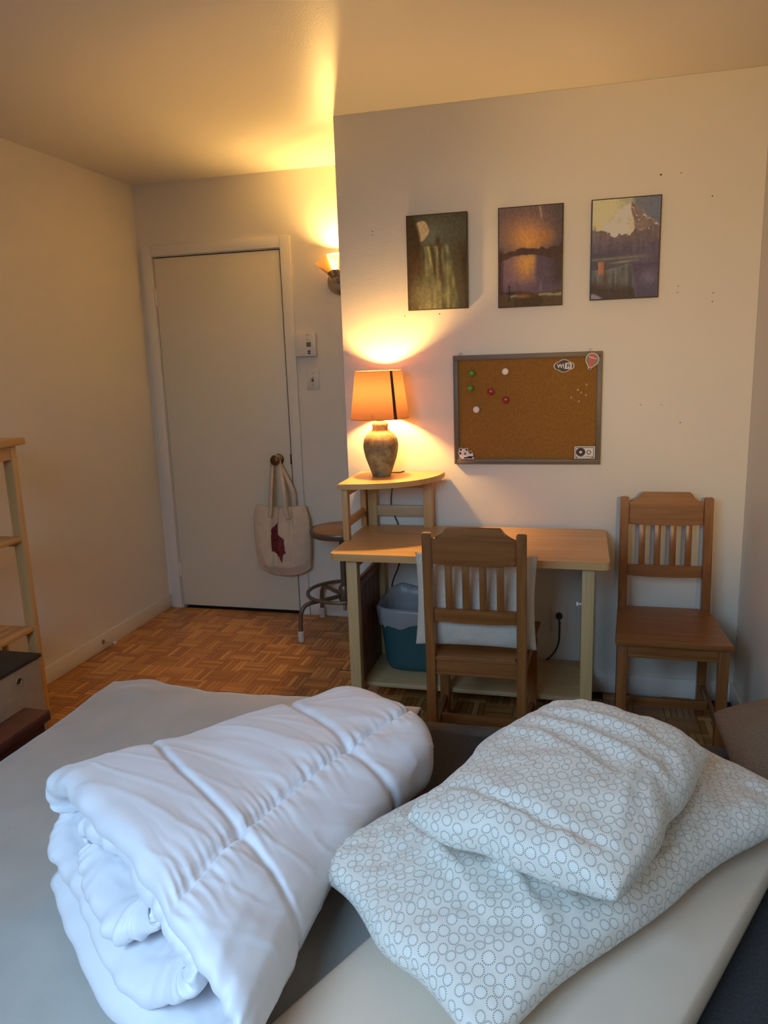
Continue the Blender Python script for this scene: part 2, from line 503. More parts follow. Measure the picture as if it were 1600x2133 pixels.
def strip_mesh(idx, along):
    bm = bmesh.new()
    wx, wy = (BS, fwid) if along else (fwid, BS)
    g = 0.0005
    hx, hy = wx/2-g, wy/2-g
    z1 = 0.0
    lo_ = [bm.verts.new((sx*hx, sy*hy, -0.008)) for sx, sy in ((-1, -1), (1, -1), (1, 1), (-1, 1))]
    hi_ = [bm.verts.new((sx*(hx-.0006), sy*(hy-.0006), z1)) for sx, sy in ((-1, -1), (1, -1), (1, 1), (-1, 1))]
    bm.faces.new(hi_)
    for k in range(4): bm.faces.new((lo_[k], lo_[(k+1) % 4], hi_[(k+1) % 4], hi_[k]))
    me = bpy.data.meshes.new('parquet_strip')
    bm.to_mesh(me); bm.free()
    ca = me.color_attributes.new('Col', 'FLOAT_COLOR', 'POINT')
    for d in ca.data: d.color = PAL[idx]+(1,)
    me.materials.append(M['parquet_attr'])
    return me
SM = {(i, a): strip_mesh(i, a) for i in range(len(PAL)) for a in (True, False)}
rest_v, rest_f, rest_c = [], [], []
for s in strips:
    i = random.randrange(len(PAL))
    dz = random.uniform(-0.0006, 0.0)
    if s in visset:
        o = bpy.data.objects.new('parquet_strip', SM[(i, s[2])])
        COL.objects.link(o); o.parent = floor; o.location = (s[0], s[1], dz)
    else:
        me = SM[(i, s[2])]; b0 = len(rest_v)
        for v in me.vertices: rest_v.append((v.co.x+s[0], v.co.y+s[1], v.co.z+dz)); rest_c.append(PAL[i]+(1,))
        for p in me.polygons: rest_f.append([b0+k for k in p.vertices])
me = bpy.data.meshes.new('parquet_field'); me.from_pydata(rest_v, [], rest_f)
ca = me.color_attributes.new('Col', 'FLOAT_COLOR', 'POINT')
for d, c in zip(ca.data, rest_c): d.color = c
o = mesh_obj('parquet_field', me, 'parquet_attr', floor); o['kind'] = 'stuff'
# fine grain on the parquet
m = M['parquet_attr']; N, L = m.node_tree.nodes, m.node_tree.links; b = N['Principled BSDF']; a = [n for n in N if n.type == 'ATTRIBUTE'][0]
tc = N.new('ShaderNodeTexCoord'); n = N.new('ShaderNodeTexNoise'); n.inputs['Scale'].default_value = 60; n.inputs['Detail'].default_value = 5
L.new(tc.outputs['Object'], n.inputs['Vector'])
mr = N.new('ShaderNodeMapRange'); mr.inputs['To Min'].default_value = 0.8; mr.inputs['To Max'].default_value = 1.2; L.new(n.outputs['Fac'], mr.inputs['Value'])
hs = N.new('ShaderNodeHueSaturation'); L.new(a.outputs['Color'], hs.inputs['Color']); L.new(mr.outputs[0], hs.inputs['Value']); L.new(hs.outputs[0], b.inputs['Base Color'])

# baseboards
def baseboard(name, p0, p1):
    struct(box(name, p0, p1, 'trim_paint', bev=0.004))
baseboard('baseboard_left', (XL, YR, 0), (XL+0.013, YD, 0.085))
baseboard('baseboard_back', (-1.505, YD-0.013, 0), (XE, YD, 0.085))
baseboard('baseboard_desk', (XE, YW-0.013, 0), (XR-0.013, YW, 0.085))
baseboard('baseboard_right', (XR-0.013, YR, 0), (XR, YW, 0.085))
baseboard('baseboard_rear', (XL+0.013, YR, 0), (XR-0.013, YR+0.013, 0.085))

# door, casing, hinges, knob
CW = 0.062
bm = bmesh.new()
add_box(bm, (DX0-CW, YD-0.016, 0), (DX0-0.004, YD, DZ+CW), 0.003)
add_box(bm, (DX1+0.004, YD-0.016, 0), (DX1+CW, YD, DZ+CW), 0.003)
add_box(bm, (DX0-0.004, YD-0.016, DZ+0.004), (DX1+0.004, YD, DZ+CW), 0.003)
struct(bm_obj('trim_1', bm, 'trim_paint', autos=40))
bm = bmesh.new()
add_box(bm, (DX0-0.004, YD+0.035, 0), (DX1+0.004, YD+T, DZ+0.004))
struct(bm_obj('trim_2', bm, 'gap_dark'))
door = struct(box('door_1', (DX0+0.004, YD-0.003, 0.018), (DX1-0.006, YD+0.032, DZ-0.006), 'door_paint', bev=0.002))
for z in (1.836, 0.245):
    h = lathe('hinge', [(0.0065, -0.045), (0.0065, 0.045)], 'trim_paint', door, (DX0+0.001, YD-0.007, z), 10)
kx, kz = -1.652, 0.916
MY = Matrix.Rotation(R(90), 4, 'X')   # lathe axis z -> -y
lathe('knob_rose', [(0.0325, 0), (0.0325, 0.004), (0.026, 0.010), (0.012, 0.012)], 'brass', door, seg=24, mtx=Matrix.Translation((kx, YD-0.003, kz)) @ MY)
lathe('door_knob', [(0.011, 0.01), (0.011, 0.035), (0.020, 0.040), (0.0275, 0.050), (0.0285, 0.060), (0.025, 0.068), (0.015, 0.071)], 'brass', door, seg=28, mtx=Matrix.Translation((kx, YD-0.003, kz)) @ MY)
box('latch_plate', (DX1-0.010, YD-0.0055, kz-0.028), (DX1+0.006, YD-0.003, kz+0.028), 'brass', door, bev=0.0008)

# nail holes left in the desk wall
bmn = [(1377, 364, .0035), (1419, 360, .002), (1484, 408, .0025), (1413, 596, .002), (1411, 609, .002), (1486, 610, .0022), (1484, 628, .0022), (1334, 843, .002), (1378, 843, .0018), (1417, 880, .0022), (843, 658, .002), (916, 654, .0025), (776, 482, .0022), (776, 490, .0018)]
for x, y, r in bmn:
    p = px(x, y, 'y', YW)
    lathe('nail_hole', [(r, 0), (r, 0.0006)], 'gap_dark', wall_desk, seg=8, mtx=Matrix.Translation(p) @ MY)

# spring door stop on the left baseboard
p = px(217, 1338, 'x', XL+0.02)
ds = thing('door_stop', 'small grey door stop sticking out of the left baseboard', 'door stop', (XL+0.013, p.y, 0.045))
lathe('base_flange', [(0.012, 0), (0.012, 0.004), (0.006, 0.006)], 'nickel', ds, seg=14, mtx=Matrix.Rotation(R(90), 4, 'Y'))
tube('spring', [(0.004+0.0018*k, 0.0045*math.cos(k*0.9), 0.0045*math.sin(k*0.9)) for k in range(36)], 0.0012, 'nickel', ds, 6)
lathe('rubber_tip', [(0.007, 0), (0.008, 0.01), (0.006, 0.014)], 'plastic_white', ds, seg=14, mtx=Matrix.Translation((0.066, 0, 0)) @ Matrix.Rotation(R(90), 4, 'Y'))

# ------------------------------------------------------------------ thermostat, switch, outlet
t = thing('thermostat', 'white wall thermostat with small grey screen beside the door casing', 'thermostat', (-1.449, YD, 1.543))
box('body', (-0.058, -0.030, -0.062), (0.060, 0, 0.062), 'plastic_white', t, 0.004)
box('cover_panel', (0.004, -0.0315, -0.060), (0.047, -0.029, 0.060), 'plastic_white', t, 0.001)
box('screen', (0.010, -0.0325, -0.010), (0.036, -0.030, 0.014), 'screen_grey', t, 0.0006)
for z in (-0.034, -0.045):
    box('button', (0.016, -0.034, z-0.004), (0.031, -0.030, z+0.004), 'plastic_dark', t, 0.001)
box('printed_line', (0.008, -0.0318, 0.024), (0.034, -0.0312, 0.0265), 'ink_olive', t, 0)
box('printed_line', (0.009, -0.0318, 0.051), (0.030, -0.0312, 0.0535), 'ink_olive', t, 0)
t = thing('light_switch', 'cream toggle light switch plate under the thermostat', 'light switch', (-1.423, YD, 1.36))
box('cover_plate', (-0.035, -0.006, -0.057), (0.035, 0, 0.057), 'plastic_white', t, 0.003)
bar('toggle', (0, -0.004, 0.0), (0, -0.020, 0.010), 0.009, 0.012, 'plastic_white', t, bev=0.0015)
box('toggle_slot', (-0.006, -0.0068, -0.014), (0.006, -0.0055, 0.012), 'seam_brown', t, 0)
for z in (-0.030, 0.030):
    lathe('screw', [(0.003, 0), (0.0025, 0.001)], 'ink_olive', t, seg=10, mtx=Matrix.Translation((0, -0.006, z)) @ MY)
op = px(1165, 1289, 'y', YW)
t = thing('wall_outlet', 'cream double wall outlet under the desk with a black plug in it', 'outlet', (op.x, YW, op.z))
box('cover_plate', (-0.036, -0.006, -0.058), (0.036, 0, 0.058), 'plastic_white', t, 0.003)
for z in (-0.020, 0.020):
    r_ = lathe('receptacle', [(0.0165, 0), (0.0165, 0.0015)], 'plastic_white', t, seg=20, mtx=Matrix.Translation((0, -0.006, z)) @ MY)
    for x in (-0.006, 0.006):
        box('slot', (x-0.001, -0.0082, z-0.003), (x+0.001, -0.0072, z+0.006), 'plastic_dark', r_, 0)
t = thing('power_cord', 'black plug and cord hanging from the wall outlet under the desk', 'cord', (op.x, YW, op.z))
lathe('plug', [(0.014, 0.008), (0.0145, 0.020), (0.010, 0.032), (0.005, 0.036)], 'cord_black', t, seg=18, mtx=Matrix.Translation((0, 0, 0.018)) @ MY)
cp = [(0, -0.034, 0.018), (0.002, -0.042, -0.01)] + [tuple(px(x, y, 'y', YW-0.03) - Vector((op.x, YW, op.z))) for x, y in ((1165, 1322), (1163, 1340), (1152, 1362), (1128, 1380), (1098, 1378))]
tube('cable', spline(cp, 8), 0.0035, 'cord_black', t, 8)

# ------------------------------------------------------------------ sconce on the door wall
sc = thing('wall_sconce', 'brushed metal wall sconce with frosted cup shades half hidden by the wall corner', 'wall light', (-1.243, YD, 1.862))
lathe('back_plate', [(0.068, 0), (0.068, 0.006), (0.058, 0.016), (0.030, 0.022)], 'nickel', sc, seg=40, mtx=MY)
for dx in (-0.018, 0.018):
    lathe('cap_nut', [(0.007, 0.0), (0.007, 0.008), (0.003, 0.013)], 'nickel', sc, seg=14, mtx=Matrix.Translation((dx, -0.016, 0.018)) @ MY)
for i, ang in enumerate((-32, 0, 32)):
    tl = Matrix.Translation((0, -0.045, -0.0)) @ Matrix.Rotation(R(ang), 4, 'Y') @ Matrix.Rotation(R(14), 4, 'X')
    b0 = Vector((0, -0.02, -0.005)); b1 = tl @ Vector((0, 0, 0.035))
    tube('arm', spline([b0, (b0+b1)/2 + Vector((0, -0.012, -0.006)), b1], 6), 0.008, 'nickel', sc, 10)
    lathe('socket_cup', [(0.010, 0.025), (0.020, 0.032), (0.023, 0.062), (0.021, 0.064)], 'nickel', sc, seg=24, mtx=tl)
    sh = lathe('glass_shade', [(0.020, 0.062), (0.027, 0.070), (0.036, 0.095), (0.040, 0.120), (0.042, 0.138), (0.0395, 0.137), (0.0335, 0.097), (0.0245, 0.073), (0.018, 0.066)], 'frosted_glass', sc, seg=32, cap=False, mtx=tl)
    lathe('bulb', [(0.010, 0.064), (0.012, 0.078), (0.0205, 0.094), (0.0215, 0.106), (0.016, 0.118), (0.005, 0.123)], 'bulb_sconce' if i == 1 else 'bulb_off', sc, seg=16, mtx=tl)

# ------------------------------------------------------------------ reading lamp behind the photographer
FLX, FLY, FLZ = 0.44, -0.20, 1.56
fl = thing('floor_lamp', 'metal reading floor lamp standing behind the bed with its head turned to the desk wall', 'lamp', (FLX, FLY, 0))
aim = (Vector((0.72, YW, 1.75)) - Vector((FLX, FLY, FLZ))).normalized()
fq = aim.to_track_quat('Z', 'Y').to_matrix().to_4x4()
lathe('base', [(0.13, 0), (0.13, 0.012), (0.10, 0.022), (0.02, 0.03)], 'nickel', fl, seg=32)
lathe('pole', [(0.012, 0.03), (0.012, FLZ-0.07)], 'nickel', fl, seg=16)
lathe('lamp_head', [(0.012, -0.075), (0.045, -0.07), (0.06, -0.02), (0.085, 0.07), (0.083, 0.07), (0.058, -0.02), (0.043, -0.066), (0.01, -0.07)], 'nickel', fl, seg=40, mtx=Matrix.Translation((0, 0, FLZ)) @ fq)
lathe('bulb', [(0.012, -0.066), (0.016, -0.058), (0.026, -0.045), (0.028, -0.034), (0.022, -0.022), (0.008, -0.014)], 'bulb_floor', fl, seg=20, mtx=Matrix.Translation((0, 0, FLZ)) @ fq)
sd = bpy.data.lights.new('reading_light', 'SPOT')
sd.energy = 112; sd.color = BULB_COL; sd.spot_size = R(48); sd.spot_blend = 0.75; sd.shadow_soft_size = 0.04
so = bpy.data.objects.new('reading_light', sd); COL.objects.link(so); so.parent = fl
so.location = Vector((0, 0, FLZ)) + aim*0.03
so.rotation_euler = (-aim).to_track_quat('Z', 'Y').to_euler()

# ------------------------------------------------------------------ desk
DK = dict(x0=-0.926, x1=0.112, y0=2.682, y1=3.205, z=0.732)
desk = thing('writing_desk', 'honey coloured wooden desk with pale square legs and a low shelf', 'desk', ((DK['x0']+DK['x1'])/2, (DK['y0']+DK['y1'])/2, 0))
dx, dy = (DK['x1']-DK['x0'])/2, (DK['y1']-DK['y0'])/2
# the glued boards of the top
nb = 5
rr = 0.02
for k in range(nb):
    ya, yb = -dy+2*dy*k/nb, -dy+2*dy*(k+1)/nb
    if k == 0:
        poly = [(-dx+rr, ya)] + [(dx-rr+rr*math.sin(R(a)), ya+rr-rr*math.cos(R(a))) for a in range(0, 91, 15)] + [(dx, yb), (-dx, yb)] + [(-dx+rr-rr*math.cos(R(a)), ya+rr-rr*math.sin(R(a))) for a in range(0, 90, 15)]
    elif k == nb-1:
        poly = [(-dx, ya), (dx, ya)] + [(dx-rr+rr*math.cos(R(a)), yb-rr+rr*math.sin(R(a))) for a in range(0, 91, 15)] + [(-dx+rr-rr*math.sin(R(a)), yb-rr+rr*math.cos(R(a))) for a in range(0, 91, 15)]
    else: poly = [(-dx, ya), (dx, ya), (dx, yb), (-dx, yb)]
    prism('top_board', poly, DK['z']-0.028, DK['z'], 'honey_x', desk, 'xy')
lx = (-0.853+0.407, 0.040+0.407)
for x in lx:
    for y in (2.745, 3.165):
        box('leg', (x-0.022, y-2.9435-0.022, 0), (x+0.022, y-2.9435+0.022, DK['z']-0.0285), 'pale_z', desk, 0.002)
ry = [(-0.06, -0.048), (3.165-2.9435-0.011, 3.165-2.9435+0.011)]
box('apron', (lx[0]+0.022, 3.165-2.9435-0.010, 0.640), (lx[1]-0.022, 3.165-2.9435+0.010, 0.7035), 'honey_x', desk, 0.002)
for x in lx:
    box('side_apron', (x-0.010, 2.767-2.9435, 0.650), (x+0.010, 3.143-2.9435, 0.7035), 'honey_y', desk, 0.002)
    box('side_rail', (x-0.010, 2.767-2.9435, 0.100), (x+0.010, 3.143-2.9435, 0.1235), 'pale_x', desk, 0.002)
box('low_shelf', (lx[0]-0.02, 2.835-2.9435, 0.124), (lx[1]+0.02, 3.208-2.9435, 0.142), 'pale_x', desk, 0.002)
lathe('leg_knob', [(0.004, 0), (0.004, 0.008), (0.009, 0.012), (0.008, 0.018)], 'pin_white', desk, seg=14, mtx=Matrix.Translation((lx[1]-0.022, 2.745-2.9435, 0.555)) @ Matrix.Rotation(R(-90), 4, 'Y'))
# ------------------------------------------------------------------ corner riser on the desk
hz0, hz1 = DK['z'], 0.971
hut = thing('corner_riser', 'quarter round wooden corner shelf standing on the desk under the lamp', 'shelf', (-0.935, 3.200, hz0))
Rq = 0.365
poly = [(0, 0), (-0.012, 0), (-0.012, -Rq+0.01)] + [(Rq*math.sin(R(a))*(1.0), -Rq*math.cos(R(a))) for a in range(0, 91, 5)]
poly = [(-0.008, 0.012), (-0.008, -0.335)] + [(0.0+0.372*math.sin(R(a))**0.92, -0.335*math.cos(R(a))**0.92 if a < 90 else 0.0) for a in range(4, 91, 4)] + [(0.372, 0.012)]
prism('top', poly, hz1-hz0-0.022, hz1-hz0, 'honey_x', hut, 'xy', bev=0.003)
hh = hz1-hz0-0.0225
box('leg', (0.0, -0.305, 0), (0.024, -0.270, hh), 'honey_z', hut)
box('leg', (0.000, -0.040, 0), (0.024, 0.0, hh), 'honey_z', hut)
box('side_rail', (0.004, -0.270, 0.050), (0.020, -0.040, 0.085), 'honey_y', hut)
box('side_rail', (0.004, -0.270, hh-0.036), (0.020, -0.040, hh), 'honey_y', hut)
box('leg', (0.030, -0.024, 0), (0.070, 0, hh), 'pale_z', hut)
box('leg', (0.285, -0.045, 0), (0.325, 0, hh), 'honey_z', hut)
box('back_rail', (0.070, -0.018, 0.045), (0.285, -0.002, 0.092), 'pale_x', hut)
box('back_rail', (0.070, -0.018, hh-0.045), (0.285, -0.002, hh), 'honey_x', hut)
for z in (0.055, 0.175):
    lathe('hinge', [(0.004, -0.014), (0.004, 0.014)], 'brass', hut, (0.027, -0.044, z), 10)

# ------------------------------------------------------------------ lamp
LX, LY = -0.813, 3.088
lamp = thing('table_lamp', 'stone textured table lamp with glowing orange shade on the corner shelf', 'lamp', (LX, LY, hz1))
lathe('base', [(0.036, 0), (0.039, 0.004), (0.050, 0.035), (0.066, 0.080), (0.0735, 0.115), (0.0745, 0.135), (0.070, 0.158), (0.058, 0.178), (0.040, 0.192), (0.033, 0.197), (0.032, 0.210), (0.0335, 0.213), (0.034, 0.220), (0.028, 0.228), (0.016, 0.234)], 'stone_glaze', lamp, seg=48)
lathe('socket', [(0.0155, 0.232), (0.0155, 0.262), (0.0135, 0.264), (0.0135, 0.285)], 'lamp_socket', lamp, seg=24)
box('socket_label', (-0.006, -0.0170, 0.240), (0.004, -0.0150, 0.256), 'paper_white', lamp, 0.0005)
zb, zt, rb, rtop = 0.245, 0.440, 0.1225, 0.0975
seg = 64
sh = lathe('lamp_shade', [(rb, zb), (rtop, zt)], 'shade_fabric', lamp, seg=seg, cap=False, autos=80)
for r_, z_, nm in ((rb, zb, 'shade_rim'), (rtop, zt, 'shade_rim')):
    tube(nm, [(r_*math.cos(2*math.pi*k/seg), r_*math.sin(2*math.pi*k/seg), z_) for k in range(seg)], 0.0011, 'shade_trim', lamp, 6, closed=True)
bm = bmesh.new()
va = []
for a in (-47.5, -44, -40.5):
    ca_, sa_ = math.cos(R(a)), math.sin(R(a))
    va.append((bm.verts.new(((rb+.0012)*ca_, (rb+.0012)*sa_, zb)), bm.verts.new(((rtop+.0012)*ca_, (rtop+.0012)*sa_, zt))))
for p_, q_ in zip(va, va[1:]): bm.faces.new((p_[0], q_[0], q_[1], p_[1]))
bm_obj('shade_seam', bm, 'seam_brown', lamp)
for a in (30, 150, 270):
    tube('shade_spoke', [(0.014*math.cos(R(a)), 0.014*math.sin(R(a)), 0.272), (rb*0.97*math.cos(R(a)), rb*0.97*math.sin(R(a)), zb+0.022)], 0.0012, 'lamp_socket', lamp, 6)
lathe('bulb_neck', [(0.009, 0.285), (0.009, 0.312), (0.011, 0.320)], 'bulb_off', lamp, seg=20)
lathe('bulb', [(0.011, 0.320), (0.0175, 0.332), (0.0195, 0.350), (0.0175, 0.368), (0.007, 0.379)], 'bulb_lamp', lamp, seg=20)
cpts = [px(x, y, 'y', YW-0.012) for x, y in ((822, 1000), (816, 1025), (815, 1050), (822, 1075), (829, 1092), (833, 1120), (832, 1165), (830, 1180), (820, 1205), (816, 1222), (815, 1246))]
off = Vector((LX, LY, hz1))
tube('lamp_cord', spline([Vector((0.03, 0.022, 0.010)), Vector((0.06, 0.08, 0.003)), Vector((0.07, 0.115, 0.0))] + [p - off for p in cpts], 6), 0.0026, 'cord_black', lamp, 8)

# ------------------------------------------------------------------ chairs
def make_chair(loc, rotz, label):
    c = thing('wooden_chair', label, 'chair', loc, rotz, 'matching brown slat back chairs')
    SZ = 0.442
    # rear posts run up to the crest; straight to the seat, then raked
    for s in (-1, 1):
        bm = bmesh.new()
        prof = [(0.175, 0.0), (0.172, 0.42), (0.218, 0.888), (0.246, 0.888), (0.210, 0.43), (0.212, 0.0)]
        a = [bm.verts.new((s*0.157-0.0165, y, z)) for y, z in prof]; b_ = [bm.verts.new((s*0.157+0.0165, y, z)) for y, z in prof]
        bm.faces.new(a); bm.faces.new(list(reversed(b_)))
        for k in range(6): bm.faces.new((a[k], b_[k], b_[(k+1) % 6], a[(k+1) % 6]))
        bmesh.ops.bevel(bm, geom=list(bm.edges), offset=0.003, segments=2, affect='EDGES')
        bm_obj('rear_leg', bm, 'chair_z', c, autos=35)
        box('front_leg', (s*0.172-0.018, -0.172, 0), (s*0.172+0.018, -0.136, SZ-0.019), 'chair_z', c, 0.003)
        if s < 0 or True:
            bar('side_stretcher', (s*0.170, -0.136, 0.115), (s*0.160, 0.175, 0.115), 0.016, 0.034, 'chair_y', c)
            bar('side_apron', (s*0.172, -0.136, SZ-0.046), (s*0.160, 0.172, SZ-0.046), 0.018, 0.052, 'chair_y', c)
    box('front_apron', (-0.154, -0.168, SZ-0.072), (0.154, -0.148, SZ-0.0195), 'chair_x', c)
    box('apron_bead', (-0.154, -0.171, SZ-0.072), (0.154, -0.1685, SZ-0.062), 'chair_x', c, 0.001)
    box('rear_apron', (-0.1405, 0.180, SZ-0.072), (0.1405, 0.200, SZ-0.0195), 'chair_x', c)
    box('apron_bead', (-0.1405, 0.2005, SZ-0.072), (0.1405, 0.203, SZ-0.064), 'chair_x', c, 0.001)
    bar('cross_stretcher', (-0.156, 0.02, 0.115), (0.156, 0.02, 0.115), 0.018, 0.034, 'chair_x', c, side=(0, 1, 0))
    # seat: boards tapering to the back
    poly = [(-0.200, -0.198), (0.200, -0.198), (0.176, 0.170), (0.139, 0.172), (0.139, 0.208), (-0.139, 0.208), (-0.139, 0.172), (-0.176, 0.170)]
    prism('seat', poly, SZ-0.019, SZ, 'chair_x', c, 'xy', bev=0.004)
    # crest rail between the posts
    zt0 = 0.780
    pts = [(-0.1395, zt0+0.002), (-0.07, zt0-0.004), (0.07, zt0-0.004), (0.1395, zt0+0.002), (0.1395, 0.868)]
    pts += [(0.125, 0.870), (0.113, 0.877), (0.104, 0.888), (0.096, 0.900), (0.088, 0.908), (-0.088, 0.908), (-0.096, 0.900), (-0.104, 0.888), (-0.113, 0.877), (-0.125, 0.870), (-0.1395, 0.868)]
    rake = math.atan2(0.046, 0.468)
    def raked(y0, z0): return Matrix.Translation((0, y0, z0)) @ Matrix.Rotation(-rake, 4, 'X') @ Matrix.Translation((0, -y0, -z0))
    yc = lambda z: 0.191 + (z-0.42)*0.0983
    mt = raked(yc(0.84), 0.84)
    prism('crest_rail', pts, yc(0.84)-0.011, yc(0.84)+0.011, 'chair_x', c, 'xz', bev=0.003, mtx=mt)
    mt2 = raked(yc(0.60), 0.60)
    prism('lower_rail', [(-0.1395, 0.572), (-0.06, 0.568), (0.06, 0.568), (0.1395, 0.572), (0.1395, 0.616), (-0.1395, 0.616)], yc(0.60)-0.009, yc(0.60)+0.009, 'chair_x', c, 'xz', bev=0.002, mtx=mt2)
    for x in (-0.087, -0.029, 0.029, 0.087):
        bar('slat', (x, yc(0.616), 0.6165), (x, yc(0.778), 0.778), 0.025, 0.010, 'chair_z', c)
    return c
make_chair((0.337, 2.890, 0), 0.0, 'empty brown wooden chair in the corner against the wall, facing into the room')
make_chair((-0.333, 2.655, 0), math.pi, 'brown wooden chair with a linen cushion on it, pushed up to the desk')

# ------------------------------------------------------------------ pillows
def pillow_mesh(name, W, Hh, T_, n=60, pinch=0.05, wr=0.006, seed=0.0, droop=0.0, ex=0.45, bottom=0.7, ridges=(), extra=None, warp=0.0, cr_=0.0):
    """two sheets sewn along the edge; UV in metres"""
    vs, fs, uvs = [], [], []
    idx = {}
    for side in (1, -1):
        for i in range(n+1):
            for j in range(n+1):
                u, v = -1+2*i/n, -1+2*j/n
                # more rows near the edges
                u, v = math.sin(u*math.pi/2)*0.55+u*0.45, math.sin(v*math.pi/2)*0.55+v*0.45
                edge = i in (0, n) or j in (0, n)
                key = (i, j, 0 if edge else side)
                if key in idx: continue
                x = W*u*(1-pinch*(1-v*v)-cr_*u*u*v*v); y = Hh*v*(1-pinch*(1-u*u)-cr_*u*u*v*v)
                if warp:
                    x += warp*fbm(u*1.3+seed, v*1.3, 3.1, 2); y += warp*fbm(u*1.3+seed, v*1.3, 8.2, 2)
                t = T_*(max(0, (1-u*u))*max(0, (1-v*v)))**ex
                z = t*(1 if side > 0 else -bottom)
                m_ = min(1, 5*(1-max(abs(u), abs(v))))
                e_ = 1-max(abs(u), abs(v))
                z += side*wr*fbm(x*9+seed, y*9, seed, 3)*m_
                # gathers running in from the seams
                g = math.exp(-e_*6)*m_
                z += side*wr*1.2*g*mnoise.noise(Vector((x*38+seed, y*38, 2.2)))
                z -= droop*(u*u if u < 0 else 0)
                for (rx, ry, ang, ln, wd, amp) in ridges:
                    ca_, sa_ = math.cos(ang), math.sin(ang)
                    dx_, dy_ = x-rx, y-ry
                    al, ac = dx_*ca_+dy_*sa_, -dx_*sa_+dy_*ca_
                    ac += 0.012*mnoise.noise(Vector((al*12, rx*9, seed)))
                    if side > 0: z += amp*math.exp(-(ac/wd)**2)*math.exp(-(al/ln)**2)*m_
                if extra: z += extra(u, v, x, y, side)*m_
                idx[key] = len(vs); vs.append((x, y, z)); uvs.append((x+seed*3.1+(0 if side > 0 else 5), y+seed*1.7))
    g = lambda i, j, s: idx[(i, j, 0 if (i in (0, n) or j in (0, n)) else s)]
    for side in (1, -1):
        for i in range(n):
            for j in range(n):
                q = [g(i, j, side), g(i+1, j, side), g(i+1, j+1, side), g(i, j+1, side)]
                fs.append(q if side > 0 else q[::-1])
    me = bpy.data.meshes.new(name)
    me.from_pydata(vs, [], fs)
    # UV by cloth length along the weave, so the print does not stretch down the sides
    P = [Vector(v) for v in vs]
    uvd = {}
    c = n//2
    for side in (1, -1):
        for j in range(n+1):
            acc = {c: 0.0}
            for i in range(c+1, n+1): acc[i] = acc[i-1] + (P[g(i, j, side)]-P[g(i-1, j, side)]).length
            for i in range(c-1, -1, -1): acc[i] = acc[i+1] - (P[g(i, j, side)]-P[g(i+1, j, side)]).length
            for i in range(n+1): uvd[(side, i, j)] = [acc[i], 0]
        for i in range(n+1):
            acc = {c: 0.0}
            for j in range(c+1, n+1): acc[j] = acc[j-1] + (P[g(i, j, side)]-P[g(i, j-1, side)]).length
            for j in range(c-1, -1, -1): acc[j] = acc[j+1] - (P[g(i, j, side)]-P[g(i, j+1, side)]).length
            for j in range(n+1): uvd[(side, i, j)][1] = acc[j]
    ul = me.uv_layers.new(name='UVMap')
    fi = 0
    for side in (1, -1):
        for i in range(n):
            for j in range(n):
                q = [(i, j), (i+1, j), (i+1, j+1), (i, j+1)]
                if side < 0: q = q[::-1]
                for k, (a_, b2) in enumerate(q):
                    uu, vv = uvd[(side, a_, b2)]
                    ul.data[me.polygons[fi].loop_start+k].uv = (uu+seed*3.1+(0 if side > 0 else 5), vv+seed*1.7)
                fi += 1
    return me

# linen cushion on the desk chair, leaning on its back slats
cu = thing('chair_cushion', 'square linen cushion leaning against the back slats of the desk chair', 'cushion', (-0.345, 2.545, 0.449))
me = pillow_mesh('cushion_cover', 0.215, 0.168, 0.055, 44, 0.05, 0.006, 1.3)
o = mesh_obj('cover', me, 'linen', cu, True)
o.rotation_euler = (R(84), 0, R(1)); o.location = (0, 0, 0.166)
me.materials.append(M['linen_print'])
for p in me.polygons:
    if p.center.z < -0.004 and p.center.y > -9: p.material_index = 0
    elif p.center.z > 0 : p.material_index = 0
for p in me.polygons:
    # the printed face looks towards the desk
    if p.normal.z < -0.05: p.material_index = 1

# ------------------------------------------------------------------ sofa bed
BZ = 0.40
bed = thing('sofa_bed', 'low fold-out sofa bed in dark taupe fabric filling the foreground', 'sofa bed', (-0.45, 1.2, 0))
box('base_frame', (-0.98, -0.76, 0.03), (1.04, 0.84, 0.22), 'sofa_charcoal', bed, 0.02)
def soft_block(name, p0, p1, m, parent, rad=0.05, n=36, wr=0.006, seed=0.0):
    bm = bmesh.new(); add_box(bm, p0, p1, rad)
    bmesh.ops.subdivide_edges(bm, edges=[e for e in bm.edges if e.calc_length() > rad*1.5], cuts=n, use_grid_fill=True)
    for v in bm.verts:
        d = wr*fbm(v.co.x*4+seed, v.co.y*4, v.co.z*4+seed, 3)
        v.co += Vector((0, 0, d))
    return bm_obj(name, bm, m, parent, smooth=True)
soft_block('mattress', (-0.985, -0.765, 0.2205), (1.05, 0.872, BZ-0.012), 'sofa_charcoal', bed, 0.045, 30, 0.004, 4.0)
soft_block('seat_front', (-0.02, 0.80, 0.05), (1.05, 0.882, BZ-0.004), 'sofa_taupe', bed, 0.03, 16, 0.003, 2.0)
for x, y in ((-0.9, -0.7), (0.96, -0.7), (-0.9, 0.76), (0.96, 0.76)):
    lathe('foot', [(0.02, 0), (0.025, 0.032)], 'plastic_dark', bed, (x, y, 0), 14)

